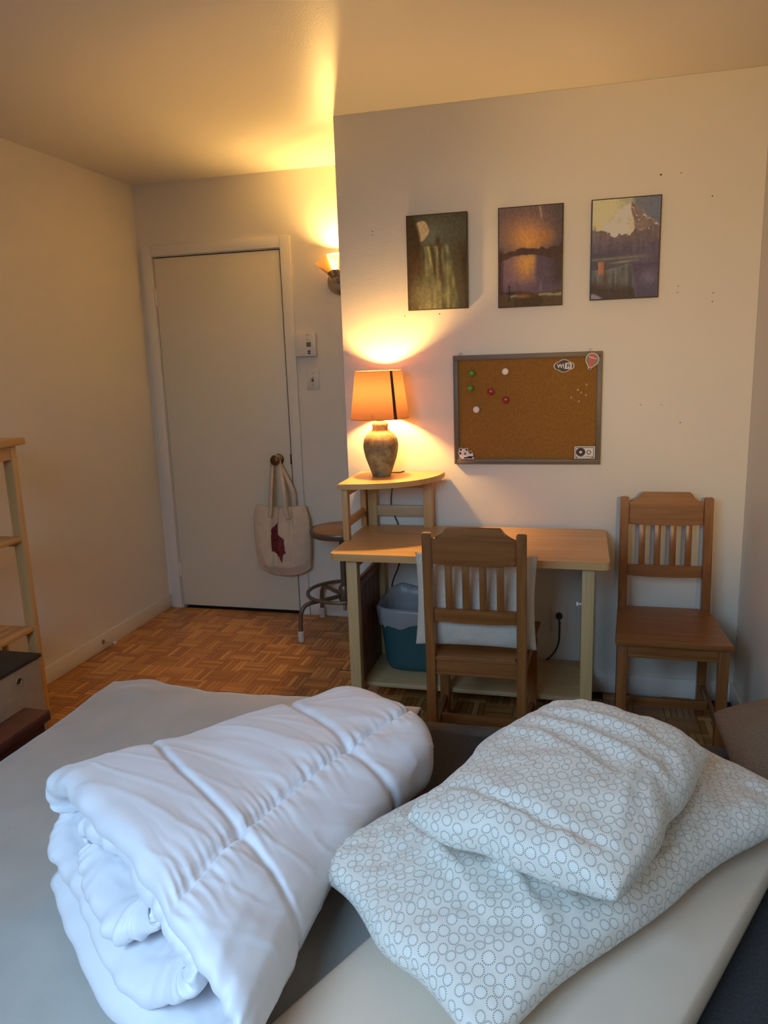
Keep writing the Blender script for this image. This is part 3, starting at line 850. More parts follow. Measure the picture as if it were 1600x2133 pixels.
# grey blanket spread over the left part
def blanket():
    nx, ny = 110, 120
    x0, x1, y0, y1 = -1.525, -0.46, 0.47, 2.105
    vs, fs = [], []
    for i in range(nx+1):
        for j in range(ny+1):
            # sheet coordinates run past the bed edge and fold down
            b_ = y0+(y1-y0+0.20)*j/ny; xr_ = x1+0.13*max(0, min(1, (1.55-b_)/0.35)); a = x0-0.22+(xr_-x0+0.22)*i/nx
            z = BZ
            x, y = a, b_
            def fold(d, r=0.03):
                """d>0 : length past the edge -> (outward, down)"""
                if d <= 0: return d, 0.0
                if d < r*math.pi/2: return r*math.sin(d/r), r-r*math.cos(d/r)
                return r, r+(d-r*math.pi/2)
            ex_ = 0.012*fbm(b_*3, 1.0, 0.3, 2); ey_ = 0.022*fbm(a*4, 7.0, 0.1, 3) + 0.035*math.exp(-((a+1.42)/0.07)**2) - 0.012*math.exp(-((a+1.20)/0.12)**2)
            ox, dzx = fold((x0+ex_)-a)
            oy, dzy = fold(b_-(y1+ey_))
            if ox > 0: x = x0+ex_-ox*1.0
            elif ox <= 0: x = x0+ex_-ox
            if oy > 0: y = y1+ey_+oy
            else: y = y1+ey_+oy
            dz = max(dzx, dzy)
            dz = min(dz, 0.20)
            z = BZ-dz + 0.005*fbm(a*3.2, b_*3.2, 0.5, 3) + 0.0018*fbm(a*14, b_*14, 0.9, 2)
            # a rolled lip near the far left corner
            z += 0.022*math.exp(-((a+1.41)/0.075)**2-((b_-2.04)/0.05)**2)
            vs.append((x, y, z+0.004))
    for i in range(nx):
        for j in range(ny):
            k = i*(ny+1)+j
            fs.append((k, k+ny+1, k+ny+2, k+1))
    me = bpy.data.meshes.new('blanket'); me.from_pydata(vs, [], fs)
    o = mesh_obj('grey_blanket', me, 'blanket_grey', None, True)
    s = o.modifiers.new('thickness', 'SOLIDIFY'); s.thickness = 0.006; s.offset = 1
    tag(o, 'pale grey plush blanket spread flat over the foot half of the sofa bed', 'blanket')
blanket()

# ------------------------------------------------------------------ rolled white duvet
def duvet():
    A0, B0, A1, B1 = Vector((-1.185, 1.290)), Vector((-0.370, 0.715)), Vector((-0.655, 1.895)), Vector((-0.275, 1.655))
    h0, h1 = 0.305, 0.240
    NS, NT, turns = 560, 280, 2.45
    n_ = 2.6
    sig = [k/(NS-1) for k in range(NS)]
    th0 = R(-118)
    base, rho = [], []
    for s_ in sig:
        th = th0 + s_*turns*2*math.pi
        base.append(th); rho.append(1.0-0.78*s_)
    def sup(th):
        c, s = math.cos(th), math.sin(th)
        return math.copysign(abs(c)**(2/n_), c), math.copysign(abs(s)**(2/n_), s)
    vs, fs = [], []
    ts = []
    for k in range(NT):
        q = k/(NT-1)
        ts.append(0.5-0.5*math.cos(math.pi*q) if False else (q*0.8+0.2*(0.5-0.5*math.cos(math.pi*q))))
    Lax = 0.80
    per0 = None
    for t in ts:
        A, B = A0.lerp(A1, t), B0.lerp(B1, t) - Vector((0.070*math.sin(math.pi*t), 0))
        c2 = (A+B)/2; w2 = (B-A)/2; hw = w2.length; bdir = w2/hw
        hh = (h0*(1-t)+h1*t)/2
        # sag and bulge along the axis
        hh *= 1 + 0.05*math.sin(t*7+0.5)*0.6
        axis = Vector((bdir.y*-1, bdir.x)); axis = axis if axis.y > 0 else -axis
        ed = min(t/0.055, 1.0); edf = min((1-t)/0.10, 1.0)
        rim = math.sqrt(max(0.0, 1-(1-ed)**2)); rimf = math.sqrt(max(0.0, 1-(1-edf)**2))
        closef = 0.55+0.45*rimf       # the far end tucks in
        tau = 0.056*rim*(0.35+0.65*rimf)+0.0004
        outer, inner = [], []
        for s_, th, r_ in zip(sig, base, rho):
            cx, cy = sup(th)
            # inner turns sit a little back from the end and wander
            wob = 1+0.07*(1-r_)*math.sin(5*th+2.0)+0.05*(1-r_)*math.sin(3*th)
            lw, lh = hw*r_*wob*closef, hh*r_*wob*closef
            X, Y = cx*lw, cy*lh
            nx_, ny_ = math.cos(th)/max(lw, .02), math.sin(th)/max(lh, .02)
            nl = math.hypot(nx_, ny_); nx_, ny_ = nx_/nl, ny_/nl
            d = 0.0
            if s_ < 1.08/turns:
                # outer skin: quilting, creases and billow
                al = t*Lax
                arc = (th-R(62))*0.22           # metres from the stitched line on top
                st = math.exp(-(arc/0.0065)**2)
                d -= 0.013*st*min(1, t*14+0.2) + 0.005*math.exp(-(arc/0.03)**2)
                puck = math.exp(-abs(arc)/0.030)
                d += 0.0085*puck*(1-0.6*st)*mnoise.noise(Vector((al*72, arc*9, 0.2)))
                for ac_, sl, amp, wd in ((0.20, 0.10, 0.011, 0.009), (0.555, 0.13, 0.012, 0.011)):
                    e_ = al-ac_-sl*abs(arc)-0.015*mnoise.noise(Vector((arc*6, ac_*9, 0)))
                    d -= amp*math.exp(-(e_/wd)**2)
                d += 0.012*fbm(al*4.5, arc*4.0, 0.3, 2)
                # long folds falling from the seam
                fo = mnoise.noise(Vector((al*11+arc*6, arc*3.6, 4.0)))
                d += 0.0060*(max(0, abs(fo)-0.22)*2-0.1)*min(1, abs(arc)/0.04+0.15)
                fo2 = mnoise.noise(Vector((al*13+arc*9, arc*5, 9.0)))
                d += 0.0022*(max(0, 0.16-abs(fo2))*5-0.2)
                # gathers at the open end
                d += 0.010*math.exp(-t/0.10)*mnoise.noise(Vector((arc*26, al*7, 6.0)))
            else:
                d += 0.012*fbm(th*1.6, t*9, 2.0, 3)
            rm = min(rim, rimf); dc = d*(1-rm)
            po = Vector((X+nx_*(tau*0.5+d*rm+dc-0.027), Y+ny_*(tau*0.5+d*rm+dc-0.027)))
            d2 = 0.010*fbm(th*2.2, t*10, 7.0, 3)
            pi_ = Vector((X-nx_*(tau*0.5+d2*0.6*rm-dc+0.027), Y-ny_*(tau*0.5+d2*0.6*rm-dc+0.027)))
            ao = (0.018*mnoise.noise(Vector((th*1.7, 3.0, s_*4)))+0.010*mnoise.noise(Vector((th*7, 1.0, s_*4))))*math.exp(-t/0.2) + 0.025*(1-r_)*math.exp(-t/0.15)*1.2 - 0.05*max(0, -math.sin(th))*math.exp(-t/0.25)
            for lst, q in ((outer, po), (inner, pi_)):
                z = BZ+0.008+hh+q.y
                # the underside lies flat on the bed
                if z < BZ+0.010: z = BZ+0.010
                xy = c2 + bdir*q.x + axis*ao
                lst.append((xy.x, xy.y, z))
        vs += outer + inner[::-1]
    M_ = 2*NS
    for k in range(NT-1):
        for i in range(M_):
            a = k*M_+i; b_ = k*M_+(i+1) % M_
            fs.append((a, b_, b_+M_, a+M_))
    for k0 in (0, (NT-1)*M_):
        for i in range(NS-1):
            fs.append((k0+i, k0+i+1, k0+M_-2-i, k0+M_-1-i))
    me = bpy.data.meshes.new('duvet'); me.from_pydata(vs, [], fs)
    bm = bmesh.new(); bm.from_mesh(me); bmesh.ops.remove_doubles(bm, verts=bm.verts, dist=0.0009); bmesh.ops.recalc_face_normals(bm, faces=bm.faces); bm.to_mesh(me); bm.free()
    o = mesh_obj('rolled_duvet', me, 'duvet_white', None, True)
    tag(o, 'thick white quilted duvet rolled up on the grey blanket', 'duvet')
duvet()

# ------------------------------------------------------------------ pillows on the bed
def put(me, name, m, label, cat, loc, rz, tilt=(0, 0)):
    o = mesh_obj(name, me, m, None, True)
    o.location = loc; o.rotation_euler = (tilt[0], tilt[1], rz)
    return tag(o, label, cat)
ang = math.atan2(0.80, 0.60)
me = pillow_mesh('foam', 0.64, 0.245, 0.046, 56, -0.01, 0.002, 2.0, 0.0, 0.16, 1.0)
put(me, 'beige_pillow', 'beige_sheet', 'smooth beige pillow lying flat under the two patterned pillows', 'pillow', (-0.062, 1.126, BZ+0.040), R(63))
me = pillow_mesh('bigp', 0.466, 0.245, 0.074, 110, 0.02, 0.011, 3.0, 0.004, 0.33, 0.66, warp=0.03, cr_=0.02,
                 ridges=((-0.22, -0.02, 1.25, 0.22, 0.014, 0.016), (-0.12, -0.05, 1.0, 0.16, 0.016, 0.012), (0.2, -0.13, 0.5, 0.16, 0.02, 0.012), (0.02, -0.2, 0.05, 0.22, 0.012, 0.010), (-0.3, 0.05, 1.4, 0.13, 0.012, 0.010), (0.27, -0.05, 1.1, 0.14, 0.018, 0.012)))
put(me, 'ring_print_pillow', 'ring_cotton', 'large white pillow with dotted ring print lying under a smaller one', 'pillow', (0.000, 1.385, BZ+0.138), math.atan2(0.755, 0.655))
ang2 = math.atan2(0.92, 0.40)
me = pillow_mesh('smallp', 0.260, 0.190, 0.078, 100, 0.015, 0.010, 5.0, 0.0, 0.32, 0.66, warp=0.03, cr_=0.02,
                 ridges=((0.06, 0.0, 1.45, 0.17, 0.016, 0.014), (0.12, 0.02, 1.55, 0.17, 0.014, 0.012), (-0.05, -0.12, 0.25, 0.12, 0.016, 0.012), (0.0, 0.04, 1.35, 0.12, 0.013, 0.010), (-0.19, 0.0, 1.5, 0.15, 0.012, -0.012)),
                 extra=lambda u, v, x, y, s: 0.030*max(0, u)*(1-v*v))
put(me, 'ring_print_pillow', 'ring_cotton', 'smaller folded pillow with dotted ring print resting on the larger one', 'pillow', (0.0, 1.335, BZ+0.266), ang2)
me = pillow_mesh('woven', 0.122, 0.21, 0.06, 44, 0.0, 0.004, 7.0)
put(me, 'woven_cushion', 'woven_beige', 'brown woven cushion leaning on the right wall beside the patterned pillows', 'cushion', (0.512, 2.02, BZ+0.042), 0.0, (0, R(-16)))

# ------------------------------------------------------------------ tote bag on the door knob
def tote():
    t = thing('tote_bag', 'cream canvas tote bag with a dark red print hanging from the door knob', 'bag', (-1.632, 3.925, 0.25))
    Wb, Hb = 0.172, 0.415
    def surf(u, v, side):
        """u -1..1 across, v 0..1 from bottom to top"""
        wid = Wb*(0.86+0.14*min(1, (1-v)*3+0.35)) * (0.93+0.07*math.sin(v*3))
        bt = 1-abs(u)**3.5
        x = wid*u
        zb_ = 0.05*abs(u)**3
        z = zb_ + (Hb-zb_)*v - 0.020*math.sin(math.pi*(u*0.5+0.5))*v*0.6
        th = 0.048*(1-abs(u)**4)*(math.sin(math.pi*min(1, (1-v)*0.62+0.12)))**0.7
        th *= min(1, v*6+0.12)
        # deep fold hanging from the straps
        fold = 0.040*math.exp(-((u+0.22-0.05*v)/0.10)**2)*(0.35+0.65*v) + 0.018*math.exp(-((u-0.40)/0.08)**2)*v
        wr_ = 0.007*fbm(u*2.6, v*3.5, side*3.0, 3)
        y = -th - wr_ + fold if side < 0 else 0.5*th + wr_*0.5
        return (x, y, z)
    n, k = 56, 70
    for side, nm in ((-1, 'front_panel'), (1, 'back_panel')):
        vs = [surf(-1+2*i/n, j/k, side) for i in range(n+1) for j in range(k+1)]
        fs = [(i*(k+1)+j, (i+1)*(k+1)+j, (i+1)*(k+1)+j+1, i*(k+1)+j+1) for i in range(n) for j in range(k)]
        me = bpy.data.meshes.new(nm); me.from_pydata(vs, [], fs)
        o = mesh_obj(nm, me, 'canvas_tote', t, True)
        s = o.modifiers.new('thickness', 'SOLIDIFY'); s.thickness = 0.002
    # dark red patch in the fold of the front
    poly = [(-0.30, 0.69), (-0.20, 0.74), (-0.10, 0.80), (-0.06, 0.62), (0.16, 0.57), (0.20, 0.36), (0.10, 0.34), (0.05, 0.22), (-0.04, 0.30), (-0.31, 0.38)]
    def inside(x, y):
        r = False
        for a, b_ in zip(poly, poly[1:]+poly[:1]):
            if (a[1] > y) != (b_[1] > y) and x < (b_[0]-a[0])*(y-a[1])/(b_[1]-a[1])+a[0]: r = not r
        return r
    bm = bmesh.new(); g = {}
    N1, N2 = 40, 48
    def gv(i, j):
        if (i, j) not in g:
            u, v = -0.34+0.6*i/N1, 0.2+0.62*j/N2
            x, y, z = surf(u, v, -1); g[(i, j)] = bm.verts.new((x, y-0.0035, z))
        return g[(i, j)]
    for i in range(N1):
        for j in range(N2):
            u, v = -0.34+0.6*(i+.5)/N1, 0.2+0.62*(j+.5)/N2
            if inside(u, v): bm.faces.new((gv(i, j), gv(i+1, j), gv(i+1, j+1), gv(i, j+1)))
    bm_obj('printed_patch', bm, 'tote_print', t, smooth=True)
    # straps over the knob
    kn = Vector((kx+1.632, YD-0.055-3.925, kz+0.0285-0.25))
    for nm, xa, xb, yo in (('strap', -0.045, 0.045, -0.040), ('strap', -0.062, 0.078, 0.012)):
        pts = [Vector((xa-0.01, yo+0.004, Hb-0.065)), Vector((xa, yo, Hb-0.01)), Vector((xa+0.010, yo, Hb+0.10)), Vector((kn.x-0.022, kn.y+yo*0.1+0.006, kn.z-0.06)),
               Vector((kn.x-0.018, kn.y+yo*0.15+0.004, kn.z-0.006)), Vector((kn.x, kn.y+yo*0.15+0.004, kn.z+0.004)), Vector((kn.x+0.018, kn.y+yo*0.15+0.004, kn.z-0.006)),
               Vector((kn.x+0.024, kn.y+yo*0.1+0.006, kn.z-0.06)), Vector((xb-0.004, yo, Hb+0.08)), Vector((xb, yo, Hb-0.02)), Vector((xb+0.012, yo+0.004, Hb-0.075))]
        pp = spline(pts, 8)
        bm = bmesh.new(); rows = []
        for i, p in enumerate(pp):
            q = (pp[min(i+1, len(pp)-1)]-pp[max(i-1, 0)]).normalized()
            # strap face turned towards the room, on edge over the knob
            hgt = max(0, min(1, (p.z-(kn.z-0.05))/0.05))
            wd = Vector((0, 1, 0))*hgt + (q.cross(Vector((0, 1, 0))))*(1-hgt) + Vector((0, 0.35, 0))*(1-hgt)
            wd = wd.normalized()*0.0125
            th = q.cross(wd).normalized()*0.0016
            rows.append([bm.verts.new(p+wd*a+th*b_) for a, b_ in ((-1, -1), (1, -1), (1, 1), (-1, 1))])
        for a, b_ in zip(rows, rows[1:]):
            for m_ in range(4): bm.faces.new((a[m_], a[(m_+1) % 4], b_[(m_+1) % 4], b_[m_]))
        bm.faces.new(rows[0]); bm.faces.new(rows[-1])
        bm_obj(nm, bm, 'canvas_tote', t, smooth=True)
tote()

# ------------------------------------------------------------------ stool
st = thing('metal_stool', 'grey metal stool with round wooden seat and taped feet beside the door', 'stool', (-1.222, 3.757, 0))
lathe('seat_top', [(0.01, 0.0005), (0.150, 0.0005), (0.156, 0.006), (0.150, 0.010), (0.01, 0.010)], 'stool_seat', st, (0, 0, 0.572), 48)
lathe('seat_rim', [(0.150, 0.0), (0.164, 0.002), (0.170, 0.012), (0.172, 0.030), (0.168, 0.036), (0.158, 0.036), (0.1575, 0.028), (0.05, 0.026), (0.02, 0.0)], 'steel_taupe', st, (0, 0, 0.544), 48)
lathe('column', [(0.016, 0.20), (0.016, 0.5445)], 'steel_taupe', st, seg=20)
lathe('hub', [(0.026, 0.175), (0.030, 0.18), (0.030, 0.25), (0.024, 0.262)], 'steel_taupe', st, seg=24)
lathe('threaded_rod', [(0.010, 0.12), (0.010, 0.176)], 'steel', st, seg=14)
for k in range(4):
    a = R(45+90*k+2)
    c_, s_ = math.cos(a), math.sin(a)
    ro = 0.272
    pts = [(0.024*c_, 0.024*s_, 0.205)] + [(r_*c_, r_*s_, z_) for r_, z_ in ((0.10, 0.203), (0.18, 0.203), (0.222, 0.200), (0.25, 0.185), (0.266, 0.155), (0.270, 0.12), (0.272, 0.07))]
    lg = tube('leg', spline(pts + [(ro*c_, ro*s_, 0.004)], 5), 0.0115, 'steel_taupe', st, 12)
    bm = bmesh.new()
    prof = [(0.0125, 0)] + [(0.0165+0.0018*(q % 2), 0.003+0.009*q) for q in range(7)] + [(0.0120, 0.062)]
    add_lathe(bm, prof, (ro*c_, ro*s_, 0), 16)
    bm_obj('taped_foot', bm, 'tape', lg, smooth=True)
tube('foot_ring', [(0.198*math.cos(2*math.pi*k/48), 0.198*math.sin(2*math.pi*k/48), 0.226) for k in range(48)], 0.010, 'steel_taupe', st, 10, closed=True)

# ------------------------------------------------------------------ waste basket, panel under the desk
def sring(a, b_, th, n_=3.2):
    c, s = math.cos(th), math.sin(th)
    return (a*math.copysign(abs(c)**(2/n_), c), b_*math.copysign(abs(s)**(2/n_), s))
bk = thing('waste_basket', 'teal woven plastic waste basket under the desk', 'waste basket', (-0.670, 3.055, 0.143))
S_ = 72
prof = [(0.100, 0.082, 0.0), (0.118, 0.095, 0.006), (0.130, 0.103, 0.03), (0.138, 0.108, 0.10), (0.148, 0.115, 0.20), (0.153, 0.119, 0.255), (0.157, 0.122, 0.262), (0.157, 0.122, 0.270), (0.150, 0.116, 0.270), (0.146, 0.112, 0.25), (0.125, 0.098, 0.03), (0.02, 0.02, 0.012)]
bm = bmesh.new(); uvl = bm.loops.layers.uv.new('UVMap'); rings = []
for a, b_, z in prof: rings.append([bm.verts.new((*sring(a, b_, 2*math.pi*k/S_), z)) for k in range(S_)])
for i_, (A, B) in enumerate(zip(rings, rings[1:])):
    for k in range(S_):
        f = bm.faces.new((A[k], A[(k+1) % S_], B[(k+1) % S_], B[k]))
        z0_, z1_ = prof[i_][2]/0.0042, prof[i_+1][2]/0.0042
        for lp, (uu, vv) in zip(f.loops, ((k, z0_), (k+1, z0_), (k+1, z1_), (k, z1_))): lp[uvl].uv = (uu*2.0, vv)
bm.faces.new(list(reversed(rings[0]))); bm.faces.new(rings[-1])
bm_obj('body', bm, 'basket_weave', bk, autos=50)
ln = thing('bin_liner', 'crumpled translucent plastic bag lining the teal waste basket', 'bin liner', (-0.670, 3.055, 0.143))
bm = bmesh.new(); rings = []
for q, (sc_, z, wv) in enumerate(((0.80, 0.10, 0), (0.90, 0.20, .004), (0.945, 0.262, .004), (1.0, 0.285, .006), (1.045, 0.288, .006), (1.07, 0.272, .010), (1.06, 0.245, .016), (1.045, 0.222, .024), (1.04, 0.208, .034))):
    ring = []
    for k in range(S_):
        th = 2*math.pi*k/S_
        x, y = sring(0.153*sc_, 0.119*sc_, th)
        nz = wv*fbm(math.cos(th)*2.3+q*0.15, math.sin(th)*2.3, 1.0, 3)
        front = math.exp(-((th-R(235))/0.7)**2)
        peak = 0.045*math.exp(-((th-R(115))/0.55)**2)*math.exp(-((q-3.5)/1.6)**2)
        nr = 1+0.05*fbm(math.cos(th)*5, math.sin(th)*5, q*0.5, 3)*(0.4 if q < 5 else 1)
        if q < 3: nr = min(nr, 1.0)
        elif q >= 5: nr = max(nr, 1.0)
        ring.append(bm.verts.new((x*nr, y*nr, z+nz*1.2+peak)))
    rings.append(ring)
for A, B in zip(rings, rings[1:]):
    for k in range(S_): bm.faces.new((A[k], A[(k+1) % S_], B[(k+1) % S_], B[k]))
bm_obj('bag', bm, 'liner_plastic', ln, smooth=True)

pn = thing('slatted_panel', 'reddish brown slatted wooden panel standing on edge under the desk', 'panel', (-0.866, 2.985, 0.1425))
ny = 10
for k in range(ny):
    ya = -0.172+0.344*k/ny
    box('slat', (-0.006, ya+0.0008, 0.0), (0.010+0.0015*(k % 2), ya+0.344/ny-0.0008, 0.405), 'panel_z', pn, 0.003)
box('top_rail', (-0.010, -0.175, 0.406), (0.016, 0.178, 0.440), 'chair_y', pn, 0.005)
box('edge_strip', (-0.004, -0.180, 0.0), (0.004, -0.1735, 0.400), 'paper_white', pn, 0.001)
box('back_board', (-0.013, -0.172, 0.0), (-0.0065, 0.172, 0.405), 'gap_dark', pn, 0.001)

# ------------------------------------------------------------------ pictures
def lin(c): return np.where(np.array(c) <= 0.04045, np.array(c)/12.92, ((np.array(c)+0.055)/1.055)**2.4)
REF = lin(np.array([168, 146, 112])/255.0)
def albedo(rgb): return np.clip(lin(np.clip(np.array(rgb), 0, 255)/255.0)/REF*np.array(WALLC), 0.004, 0.9)
def vnoise(u, v, f, seed):
    rng = np.random.RandomState(seed); G = rng.rand(int(f[1])+3, int(f[0])+3)
    x, y = u*f[0], v*f[1]
    x0, y0 = np.floor(x).astype(int), np.floor(y).astype(int)
    fx, fy = x-x0, y-y0; fx = fx*fx*(3-2*fx); fy = fy*fy*(3-2*fy)
    return (G[y0, x0]*(1-fx)+G[y0, x0+1]*fx)*(1-fy)+(G[y0+1, x0]*(1-fx)+G[y0+1, x0+1]*fx)*fy-0.5
def mixc(C, col, a): return C*(1-a[..., None])+np.array(col, float)*a[..., None]
def sstep(a, b_, x): t = np.clip((x-a)/(b_-a), 0, 1); return t*t*(3-2*t)
def blob(u, v, cu_, cv_, ru, rv): return np.exp(-(((u-cu_)/ru)**2+((v-cv_)/rv)**2))
def paint_fall(u, v):
    n1, n2, n3 = vnoise(u, v, (6, 8), 1), vnoise(u, v, (22, 7), 2), vnoise(u, v, (40, 50), 3)
    C = np.zeros(u.shape+(3,))+np.array((74, 62, 36.))
    C = mixc(C, (104, 96, 68), blob(u, v, 0.42, 0.2, 0.30, 0.17)*0.9)
    C = mixc(C, (80, 76, 54), blob(u, v, 0.75, 0.17, 0.28, 0.16)*0.7)
    sky = sstep(1.12, 0.9, ((u-0.24)/0.145)**2+((v-0.165)/0.105)**2+n1*0.9)
    C = mixc(C, (166, 136, 90), sky)
    C = mixc(C, (68, 50, 24), sstep(0.16, 0.08, u-0.10*np.sin(v*5)+n1*0.05)*sstep(0.0, 0.2, v+0.2))
    lip = 0.30+0.05*u+0.02*n1
    body = sstep(0, 0.02, v-lip)*sstep(0.16, 0.24, u-0.02*v*0+n1*0.05)*sstep(0.0, 0.05, (0.74+0.22*(v-0.3))-u)
    water = np.array((98, 88, 52.))*(1+0.5*n2[..., None]*np.array([1, 1, 1]))
    C = C*(1-body[..., None])+water*body[..., None]
    for cu_, sl, wd, col, v1 in ((0.36, 0.14, 0.022, (160, 146, 84), 0.62), (0.50, 0.05, 0.016, (142, 130, 80), 0.55), (0.66, 0.16, 0.03, (130, 116, 84), 0.5), (0.30, 0.10, 0.03, (128, 118, 64), 0.45)):
        s = np.exp(-((u-cu_-sl*(v-0.33)*1.4+n2*0.02)/wd)**2)*sstep(0.31, 0.34, v)*sstep(v1, v1-0.15, v)
        C = mixc(C, col, s*0.8)
    for cu_, sl, wd in ((0.56, 0.02, 0.035), (0.43, 0.18, 0.03), (0.20, 0.0, 0.05)):
        s = np.exp(-((u-cu_-sl*(v-0.4)+n2*0.03)/wd)**2)*sstep(0.28, 0.36, v)*sstep(0.8, 0.6, v)
        C = mixc(C, (66, 48, 24), s*0.8)
    C = mixc(C, (82, 56, 28), blob(u, v, 0.13, 0.55, 0.09, 0.12)*0.9)
    C = mixc(C, (58, 40, 18), sstep(0.80, 0.95, u-0.18*(v-0.3))*sstep(0.2, 0.5, v)*0.8)
    C = mixc(C, (122, 106, 66), blob(u, v, 0.25, 0.82, 0.2, 0.16)*0.65)
    C = mixc(C, (66, 48, 24), blob(u, v, 0.52, 0.275, 0.035, 0.05)*0.95)
    return C*(1+0.16*n3[..., None])
def paint_arch(u, v):
    n1, n2, n3 = vnoise(u, v, (7, 9), 4), vnoise(u, v, (16, 16), 5), vnoise(u, v, (40, 50), 6)
    C = np.zeros(u.shape+(3,))+np.array((104, 80, 66.))
    C = mixc(C, (84, 68, 58), sstep(0.6, 1.0, u)*0.8)
    C = mixc(C, (170, 116, 66), blob(u, v, 0.43, 0.27, 0.30, 0.15)*1.0)
    C = mixc(C, (190, 128, 56), blob(u, v, 0.5, 0.36, 0.22, 0.09)*0.75)
    C = mixc(C, (160, 104, 52), blob(u, v, 0.74, 0.30, 0.13, 0.07)*0.8)
    C = mixc(C, (150, 122, 90), np.exp(-((u-0.66-0.25*(v-0.06)+n1*.02)/0.014)**2)*sstep(0.15, 0.10, v))
    # span of the arch
    topv = 0.41+0.03*np.cos((u-0.42)*8)*-1+0.03*n2-0.05*sstep(0.45, 0.85, u)+0.02
    botv = 0.485+0.28*np.clip(np.abs(u-0.45)-0.05, 0, 1)**1.6+0.012*n2
    low = sstep(0.475, 0.485, v)
    C2 = np.zeros_like(C)+np.array((112, 84, 78.))
    C2 = mixc(C2, (176, 122, 62), blob(u, v, 0.43, 0.60, 0.19, 0.14))
    C2 = mixc(C2, (186, 132, 60), blob(u, v, 0.46, 0.53, 0.15, 0.07)*0.8)
    C2 = mixc(C2, (92, 72, 68), sstep(0.55, 0.63, u+0.02*n1)*0.95)
    C2 = mixc(C2, (74, 56, 44), sstep(0.75, 0.95, u)*0.9)
    C2 = mixc(C2, (96, 74, 70), sstep(0.72, 0.85, v)*0.8)
    C = C*(1-low[..., None])+C2*low[..., None]
    span = sstep(0, 0.012, v-topv)*sstep(0, 0.012, botv-v)
    C = mixc(C, (80, 56, 40), span)
    C = mixc(C, (72, 48, 30), sstep(0.10, 0.03, u+0.03*n1)*sstep(0.38, 0.46, v)*0.9)
    C = mixc(C, (130, 98, 82), blob(u, v, 0.67, 0.82, 0.02, 0.05)*0.7)
    # ground with boulder, river and small tree
    gr = sstep(0.85, 0.875, v+0.03*n1-0.015*np.cos(u*9))
    C = mixc(C, (88, 66, 38), gr)
    C = mixc(C, (138, 122, 84), gr*np.exp(-((v-0.895-0.02*n2)/0.012)**2)*sstep(0.12, 0.2, u))
    bo = sstep(1.05, 0.92, ((u-0.47)/0.24)**2+((v-0.955)/0.085)**2+n1*0.15)
    C = mixc(C, (76, 56, 30), bo)
    C = mixc(C, (134, 88, 52), bo*blob(u, v, 0.38, 0.90, 0.13, 0.02))
    C = mixc(C, (60, 40, 20), np.exp(-((u-0.165)/0.010)**2)*sstep(0.76, 0.80, v)*sstep(0.97, 0.94, v))
    C = mixc(C, (62, 42, 22), blob(u, v, 0.17, 0.865, 0.09, 0.014))
    return C*(1+0.12*n3[..., None])
